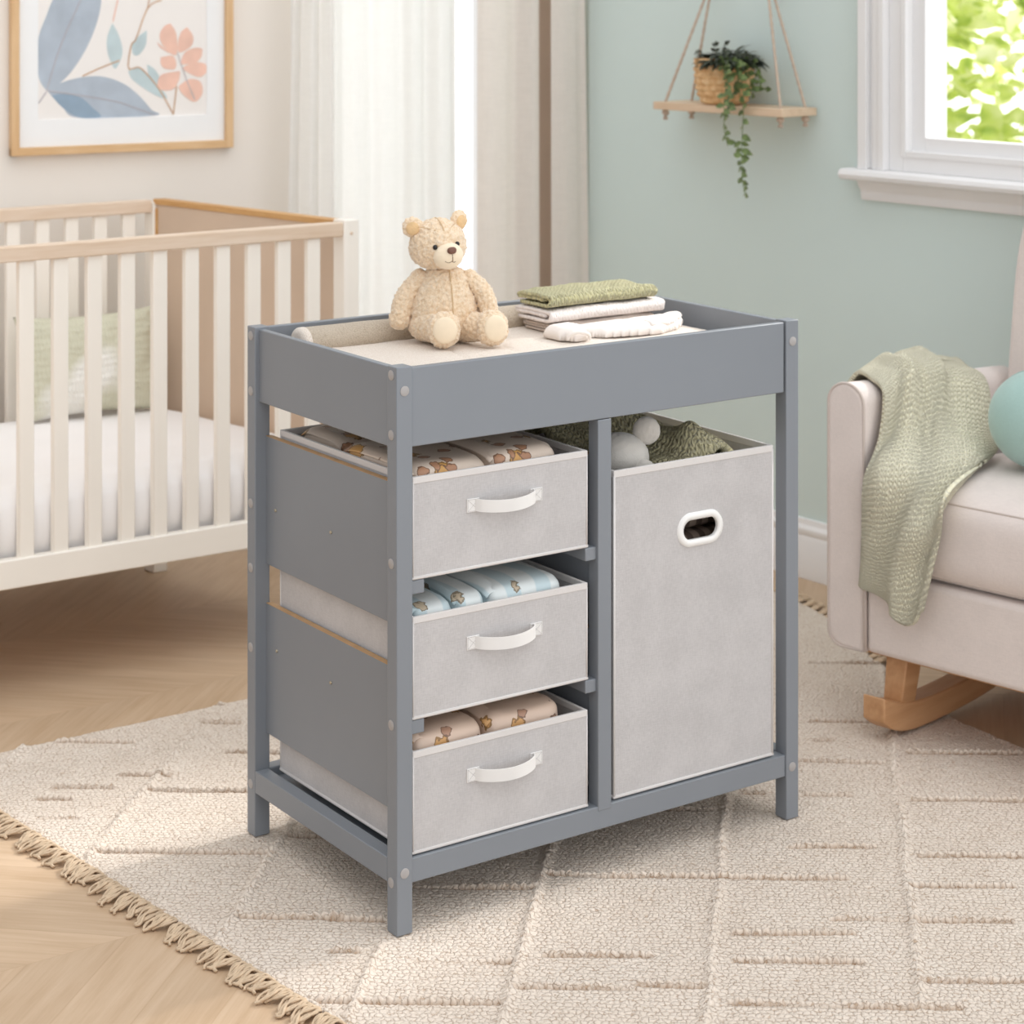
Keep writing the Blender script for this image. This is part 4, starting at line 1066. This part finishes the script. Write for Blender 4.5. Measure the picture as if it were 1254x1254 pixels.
# ------------------------------------------------------------------ hanging shelf with plant
def shelf():
    t = thing('hanging_shelf', 'small wooden plank shelf hung by jute ropes on the green wall', 'shelf', (0, 0, 0))
    m = MB(); wbox(m, on_green, -.403, .066, .010, .138, 1.1735, 1.194); m.build('plank', PLANKW, t, bevel=.0015)
    ends = [((-.379, .115), (-.283, .055)), ((-.361, .035), (-.285, .040)), ((.039, .115), (-.060, .055)), ((.050, .035), (-.057, .040))]
    for (s, o), (sa, oa) in ends:
        top = Vector(on_green(sa, oa, 1.485)); bot = Vector(on_green(s, o, 1.194)); low = Vector(on_green(s, o, 1.165))
        pth = [low]+[bot+(top-bot)*f for f in np.linspace(0, 1, 40)]
        r = MB().tube(pth, [.0036+.0006*math.sin(i*2.2) for i in range(len(pth))], 8).build('rope', ROPE, t, smooth=True)
        k = MB(); k.ell(on_green(s, o, 1.1655), (.010, .010, .0085), 18, 12, disp=lambda p: .0015*noise.noise(p*200))
        for q in range(5):
            a = q*1.3; c = Vector(on_green(s, o, 1.156)); k.tube([c+Vector((0,0,.004)), c+Vector((.004*math.cos(a), .004*math.sin(a), -.006)), c+Vector((.005*math.cos(a), .005*math.sin(a), -.010))], .0026, 6)
        k.build('knot', ROPE, r, smooth=True)
    for sa in (-.284, -.0585):
        p = MB().tube([on_green(sa, -.001, 1.490), on_green(sa, .062, 1.490)], .007, 12).build('wall_peg', PLANKW, t, smooth=True, angle=50)
shelf()
def leafshape(mb, base, d, up, L, Wd, curl=.25, mi=0):
    base, d, up = Vector(base), Vector(d).normalized(), Vector(up); side = d.cross(up).normalized(); up = side.cross(d).normalized()
    prof = [(0, .08), (.15, .62), (.4, 1), (.7, .72), (.9, .3), (1, .02)]
    A = []
    for f, w in prof:
        c = base+d*L*f-up*curl*L*f*f
        A.append([c-side*Wd*w*.5+up*.10*Wd*w, c, c+side*Wd*w*.5+up*.10*Wd*w])
    mb.grid(np.array(A), mi=mi)
def leafmat(name, c1, c2, trans=.25):
    t = NT(name); co = t.coord(); nz = t.noise(co, 70, 2)
    t.l(t.ramp(nz, [(.35, lin(c1)), (.65, lin(c2))]), t.b.inputs['Base Color']); t.b.inputs['Roughness'].default_value = .5
    return t.mat
LEAFD = leafmat('dark_leaf', (38,44,34), (66,74,52))
LEAFG = leafmat('green_leaf', (78,98,54), (120,140,84))
def plant():
    c = Vector(on_green(-.190, .0845, 1.1945))
    t = thing('potted_plant', 'trailing dark green houseplant in a woven basket pot on the hanging shelf', 'plant', c)
    prof = catmull([(.050, .0), (.060, .006), (.071, .030), (.077, .060), (.0785, .090), (.0785, .117)], 60)
    nu = 200; A = []
    for i, (r, z) in enumerate(prof):
        row = []
        for j in range(nu):
            a = 2*PI*j/nu; ri = z/.0167; k = math.floor(ri); fz = ri-k
            fa = (a/(2*PI)*13+.5*(k % 2)+.25*noise.noise(Vector((a*3, k, 2)))) % 1
            b = (math.sin(PI*fa)**.6)*(math.sin(PI*fz)**.6)
            rr = r-.005+.0075*b; row.append((rr*math.cos(a), rr*math.sin(a), z))
        A.append(row)
    m = MB().grid(np.array(A), cv=True); m.lathe([(.0745, .117), (.068, .117), (.066, .09), (.002, .088)], 48); m.lathe([(.002, 0), (.050, 0)], 48)
    bt = NT('water_hyacinth'); co = bt.coord(); nz = bt.noise(bt.scale(co, (40, 40, 40)), 1.5, 4)
    bt.l(bt.ramp(nz, [(.3, lin((206,158,106))), (.55, lin((230,190,140))), (.75, lin((242,212,168)))]), bt.b.inputs['Base Color']); bt.b.inputs['Roughness'].default_value = .7
    bt.bump(bt.noise(bt.scale(co, (200, 200, 500)), 1, 2), .4, .001)
    b = m.build('basket', bt.mat, t, smooth=True)
    MB().tube([(.0765*math.cos(a), .0765*math.sin(a), .117) for a in np.linspace(0, 2*PI, 60, endpoint=False)], .0035, 8, True).build('basket_rim', bt.mat, b, smooth=True)
    MB().lathe([(.067, .095), (.04, .100), (.001, .101)], 32).build('soil', simple('soil', (66,52,42), .95, .2, 60, .8, 120, .004), t, smooth=True)
    # local axes: a = along the shelf towards the viewer's right, b = out into the room
    ax = Vector((math.sin(A5), -math.cos(A5), 0)); bx = Vector((-math.cos(A5), -math.sin(A5), 0))
    rr = random.Random(5); m = MB()
    for k in range(330):
        th = rr.uniform(0, 2*PI); rad = .068*math.sqrt(rr.random()); p = ax*(rad*math.cos(th)+.030)+bx*(rad*math.sin(th)*(.5 if math.sin(th) < 0 else 1))+Vector((0,0,.112+rr.uniform(-.01, .034)*(1-rad/.08)))
        d = ax*(math.cos(th)+.35)+bx*max(-.25, math.sin(th))+Vector((0,0,rr.uniform(-.15, .55)))
        leafshape(m, p, d, (0,0,1), rr.uniform(.030, .055), rr.uniform(.011, .018), .4)
    m.build('foliage', LEAFD, t, smooth=True)
    def vine(pts, ll, step, seed, mat, dens=1):
        rr = random.Random(seed); P = catmull([ax*a+bx*b+Vector((0,0,z)) for a, b, z in pts], 60)
        m = MB().tube(P, .0012, 5); ln = 0; nx = 0; sd = 1
        for i in range(1, 60):
            ln += np.linalg.norm(P[i]-P[i-1])
            if ln > nx:
                d = Vector(P[i]-P[i-1]).normalized(); sd = -sd
                lat = (ax+bx*rr.uniform(-.3, .8))*sd
                dd = lat*1.0+d*rr.uniform(-.1, .5)+Vector((0,0,rr.uniform(-.1, .3)))
                leafshape(m, P[i], dd, -d*0.4+bx, 1.7*ll*rr.uniform(.75, 1.1), ll*.95, .15)
                if rr.random() < .3*dens: leafshape(m, P[i], -lat+d*.3, bx, ll*1.2, ll*.75, .15)
                nx = ln+step*rr.uniform(.75, 1.2)
        return m.build('vine', [mat], t, smooth=True)
    vine([(.02, .03, .115), (.060, .070, .115), (.082, .078, .06), (.084, .085, .0), (.088, .088, -.06), (.100, .088, -.100)], .017, .012, 1, LEAFG)
    vine([(.04, .03, .115), (.095, .060, .115), (.130, .068, .06), (.142, .075, -.01), (.146, .085, -.10), (.150, .088, -.175), (.162, .086, -.225)], .019, .0135, 2, LEAFG)
    vine([(.03, .03, .115), (.070, .070, .115), (.095, .085, .07), (.100, .085, .02), (.104, .085, -.01)], .018, .010, 3, LEAFG, 2)
    vine([(.04, .02, .115), (.090, .055, .110), (.112, .06, .06), (.118, .06, .015)], .018, .011, 4, LEAFG, 2)
    vine([(.04, .0, .115), (.095, .02, .105), (.125, .03, .06), (.132, .03, .02)], .018, .011, 5, LEAFG, 2)
    vine([(.04, .0, .115), (.095, .01, .12), (.135, .02, .10), (.160, .03, .055), (.185, .03, .045)], .016, .014, 6, LEAFG, 1)
    vine([(.05, .01, .115), (.09, .02, .135), (.125, .03, .12)], .014, .016, 7, LEAFD)
    vine([(-.02, .0, .11), (-.035, .0, .145), (-.03, .0, .165)], .013, .016, 8, LEAFD)
    vine([(.00, .0, .11), (.00, .0, .15), (.01, .0, .165)], .013, .016, 9, LEAFD)
    vine([(-.03, .02, .11), (-.060, .03, .135), (-.075, .035, .130)], .013, .014, 10, LEAFD)
plant()

# ------------------------------------------------------------------ armchair with throw and cushion
CA = math.radians(11); CRZ = math.atan2(-math.cos(CA), math.sin(CA)); CLOC = (1.254, .248, .004)
def rounded_slab(mb, x0, x1, y0, y1, z0, z1, r, n=8):
    """box with generous rounding, as a superellipsoid-like cage"""
    pass
def armchair():
    t = thing('armchair', 'blush upholstered rocking armchair on beech rockers', 'armchair', CLOC, CRZ)
    # arm: stadium-top profile swept back, with rounded lower outside corner
    def arm(x0, x1, flip):
        w = x1-x0; prof = []
        zt, zb = .694, .156
        for a in np.linspace(0, PI, 15): prof.append((x1-w/2+w/2*math.cos(a), zt-.040+.040*math.sin(a)))
        rb = .030
        if not flip:
            prof += [(x0, zb+rb), (x0+.004, zb+.016), (x0+.014, zb+.005), (x0+rb, zb), (x1, zb)]
        else:
            prof += [(x0, zb), (x1-rb, zb), (x1-.014, zb+.005), (x1-.004, zb+.016), (x1, zb+rb)]
        P = np.array(prof); c = P.mean(0); ys = [(.010, .88), (.003, .95), (.0, .985), (.0, 1.0)][::-1]
        rows = []
        def row(y, inset):
            out = []
            for x, z in prof:
                dx = inset if x < x0+w/2 else -inset
                out.append((x+dx*(abs(x-(x0+w/2)) > .01), y, (z-.035*max(0, y)/.5*(z > .4)) + (-inset if z > .5 else inset)))
            return out
        for y, i in ((.0, .010), (.0, .006), (.002, .002), (.006, 0)): rows.append(row(y, i))
        for y in np.linspace(.03, .60, 12): rows.append(row(y, 0))
        rows.append(row(.606, .004)); rows.append(row(.608, .010))
        m = MB().grid(np.array(rows), cv=True); k = len(prof)
        m.poly(rows[0]); m.poly(rows[-1])
        a = m.build('arm', CHAIRF, t, smooth=True, angle=60)
        MB().tube([(p[0], p[1]-.0005, p[2]) for p in row(.003, .001)], .0030, 8, True).build('piping', PIPE, a, smooth=True)
    arm(-.088, 0, False); arm(.62, .708, True)
    # base, seat cushion, back
    m = MB().box(.001, .619, .006, .58, .156, .321); b = m.build('seat_base', CHAIRF, t, bevel=.012, seg=4)
    MB().tube([(.003, .003, .158), (.003, .003, .320)], .0028, 8).build('piping', PIPE, b, smooth=True)
    def cushion(name, x0, x1, y0, y1, z0, z1, crown, rot=None, piv=(0,0,0), pipe=True, p=.16):
        cx, cy, cz = (x0+x1)/2, (y0+y1)/2, (z0+z1)/2; m = MB()
        A = np.zeros((41, 80, 3)); 
        def pt(ph, th):
            f = lambda q: math.copysign(abs(q)**p, q); g = lambda q: math.copysign(abs(q)**.55, q)
            X = f(math.cos(th)); Y = f(math.sin(th)); k = abs(math.cos(ph))**.30; Z = math.copysign(abs(math.sin(ph))**.55, math.sin(ph))
            x, y = X*k, Y*k
            z = Z*(1+crown*(1-x*x)*(1-y*y))
            v = Vector((cx+x*(x1-x0)/2, cy+y*(y1-y0)/2, cz+z*(z1-z0)/2))
            if rot is not None: v = Vector(piv)+rot @ (v-Vector(piv))
            return v
        for i in range(41):
            for j in range(80): A[i, j] = pt(-PI/2+PI*i/40, 2*PI*j/80+PI/80)
        o = MB().grid(A, cv=True).build(name, CHAIRF, t, smooth=True)
        if pipe:
            for s in (-.70, .70):
                MB().tube([pt(s, 2*PI*j/80+PI/80) for j in range(80)], .0022, 6, True).build('piping', PIPE, o, smooth=True)
        return o
    cushion('seat_cushion', .002, .618, -.004, .50, .316, .506, .08, p=.11)
    from mathutils import Matrix
    cushion('backrest', .016, .604, .475, .600, .44, 1.08, .0, Matrix.Rotation(math.radians(-8), 3, 'X'), (0, .5, .45), False, p=.22)
    # rockers
    for x0 in (.022, .555):
        w = .052
        pb = [(-.034, .040), (.0, .018), (.04, .006), (.09, .0005), (.17, .0), (.26, .003), (.36, .011), (.46, .026), (.56, .048), (.64, .072)]
        pt_ = [(-.034, .088), (.0, .074), (.04, .063), (.09, .056), (.17, .053), (.26, .056), (.36, .064), (.46, .079), (.56, .100), (.64, .122)]
        B, T = catmull(pb, 40), catmull(pt_, 40); m = MB()
        m.grid(np.array([[(x0, B[i][0], B[i][1]), (x0+w, B[i][0], B[i][1]), (x0+w, T[i][0], T[i][1]), (x0, T[i][0], T[i][1])] for i in range(40)]), cv=True)
        m.poly([m.v[i] for i in range(4)]); m.poly([m.v[i] for i in range(156, 160)])
        m.build('rocker', BEECH, t, bevel=.004, seg=3, weld=1e-6)
        for y0, dy in ((.030, .0), (.44, .0)):
            zb = .052 if y0 < .1 else .070
            V = [(x0+.004, y0, zb), (x0+w-.004, y0, zb), (x0+w-.004, y0+.05, zb), (x0+.004, y0+.05, zb), (x0+.008, y0+.008, .157), (x0+w+.006, y0+.008, .157), (x0+w+.006, y0+.066, .157), (x0+.008, y0+.066, .157)]
            MB().add(V, [(0,3,2,1),(4,5,6,7),(0,1,5,4),(1,2,6,5),(2,3,7,6),(3,0,4,7)]).build('leg', BEECH, t, bevel=.003)
    MB().box(-.05, .66, .030, .57, .148, .157).build('wood_plinth', BEECH, t, bevel=.002)
armchair()
THROW = [
 [[-.110,.07,.52],[-.112,.15,.50],[-.112,.24,.50],[-.112,.32,.51],[-.111,.40,.52]],
 [[-.110,.075,.63],[-.112,.155,.63],[-.112,.24,.63],[-.112,.32,.62],[-.111,.40,.62]],
 [[-.079,.08,.694],[-.080,.16,.712],[-.06,.24,.722],[-.05,.32,.703],[-.05,.40,.690]],
 [[-.030,.062,.697],[-.035,.13,.716],[-.03,.22,.722],[-.02,.31,.700],[-.010,.40,.676]],
 [[.014,.045,.674],[.013,.12,.700],[.014,.2,.696],[.018,.3,.678],[.034,.4,.650]],
 [[.022,.02,.590],[.030,.08,.592],[.042,.15,.592],[.066,.23,.590],[.074,.36,.565]],
 [[.018,-.028,.514],[.074,-.032,.530],[.127,.006,.538],[.152,.1,.541],[.117,.3,.531]],
 [[.012,-.027,.412],[.069,-.030,.422],[.122,-.044,.443],[.183,-.040,.461],[.215,-.028,.522]],
 [[.006,-.022,.345],[.047,-.024,.336],[.098,-.046,.343],[.155,-.042,.369],[.198,-.036,.424]],
 [[.002,-.020,.298],[.047,-.022,.286],[.100,-.046,.266],[.130,-.044,.246],[.163,-.038,.282]]]
def throw():
    A = net(THROW, 110, 70); UV = []
    for i in range(110):
        for j in range(70):
            p = Vector(A[i, j]); u, v = j/69, i/109; UV.append((u, v))
            k = math.sin(PI*u)**.4
            A[i, j][2] += .004*noise.noise(Vector((u*6, v*9, 1)))
            top_ = math.exp(-((v-.38)/.22)**2)
            for fc, fw, fa in ((.30, .055, .020), (.42, .04, -.010), (.60, .06, .014), (.72, .04, -.008)):
                g = math.exp(-((u-fc-.25*(v-.4))/fw)**2)*top_*fa; A[i, j][0] += g*.7; A[i, j][2] += g*.8
            A[i, j][0] += .006*math.sin(u*13+v*3)*k*(v > .3); A[i, j][1] -= .007*math.sin(u*15+v*5+1)*k*(v > .45)-.003
    m = MB().grid(A); m.uv = UV
    o = m.build('throw_blanket', KTHROW, None, smooth=True, solid=.009, off=0)
    o.location = CLOC; o.rotation_euler = (0, 0, CRZ)
    tag(o, 'pale sage knitted throw draped over the arm and seat of the armchair', 'blanket')
throw()
def ball():
    t = thing('round_cushion', 'teal green ball-shaped cushion on the armchair seat', 'cushion', CLOC, CRZ)
    c = Vector((.232, .285, .6165))
    MB().ell(c, (.104, .096, .100), 56, 36).build('cover', BALLF, t, smooth=True)
    MB().tube([c+Vector((.1045*math.cos(a), .0, .1005*math.sin(a))) for a in np.linspace(0, 2*PI, 80, endpoint=False)], .0016, 6, True).build('seam', BALLF, t, smooth=True)
ball()

# ------------------------------------------------------------------ garden outside the right-hand window
def shrub(label, c, r, cols, n, seed, size):
    rr = random.Random(seed)
    t = NT('leaf_painted_light'); co = t.coord(); nz = t.noise(co, 2.6, 2); nz2 = t.noise(co, 9, 1)
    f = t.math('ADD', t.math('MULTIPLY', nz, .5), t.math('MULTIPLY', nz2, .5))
    col = t.ramp(f, [(.30, lin(cols[0])), (.45, lin(cols[1])), (.58, lin(cols[2]))])  # overexposed sunlight and dark shade are painted into the leaf colours
    d = t.n('ShaderNodeBsdfDiffuse'); tr = t.n('ShaderNodeBsdfTranslucent'); t.l(col, d.inputs[0]); t.l(col, tr.inputs[0])
    mx = t.n('ShaderNodeMixShader'); mx.inputs[0].default_value = .5; t.l(d.outputs[0], mx.inputs[1]); t.l(tr.outputs[0], mx.inputs[2]); t.l(mx.outputs[0], t.out.inputs['Surface'])
    root = thing('garden_shrub', label, 'shrub', (c[0], c[1], -.292), 0, 'shrubs in the garden')
    m = MB()
    for k in range(n):
        v = Vector((rr.gauss(0, 1), rr.gauss(0, 1), rr.gauss(0, 1))).normalized(); q = rr.uniform(.55, 1.0)
        p = Vector((v.x*r[0]*q, v.y*r[1]*q, v.z*r[2]*q+c[2]+.3))
        if p.z < .3: continue
        dr_ = (v+Vector((rr.uniform(-.8, .8), rr.uniform(-.8, .8), rr.uniform(-.5, .8)))).normalized()
        leafshape(m, p, dr_, Vector((rr.uniform(-1, 1), rr.uniform(-1, 1), 1)), size*rr.uniform(.7, 1.2), size*rr.uniform(.6, .9), .2)
    m.build('leaves', t.mat, root, smooth=True)
    b = MB()
    for k in range(6):
        a = k*1.05; b.tube(catmull([(0, 0, 0), (.15*math.cos(a), .15*math.sin(a), .5), (.5*r[0]*math.cos(a), .5*r[1]*math.sin(a), c[2]*.4)], 8), .02, 6)
    b.build('stem', STEM, root, smooth=True)
shrub('pale green shrub, sunlight painted into its leaves, filling the view through the right window', (6.6, 4.2, 1.0), (1.5, 1.5, .9), ((128,166,60), (216,228,124), (250,250,206)), 2200, 1, .15)
shrub('dark green shrub with painted-in shade behind the pale one outside the right window', (10.2, 4.2, 1.6), (1.4, 1.6, 1.5), ((40,78,52), (70,110,66), (150,180,90)), 900, 2, .20)
tag(MB().box(4.4, 14, -1, 5.9, -.40, -.30).build('garden_lawn', simple('lawn_green', (150,170,100), .9, .15, 2)), 'green lawn outside the right window', 'lawn')
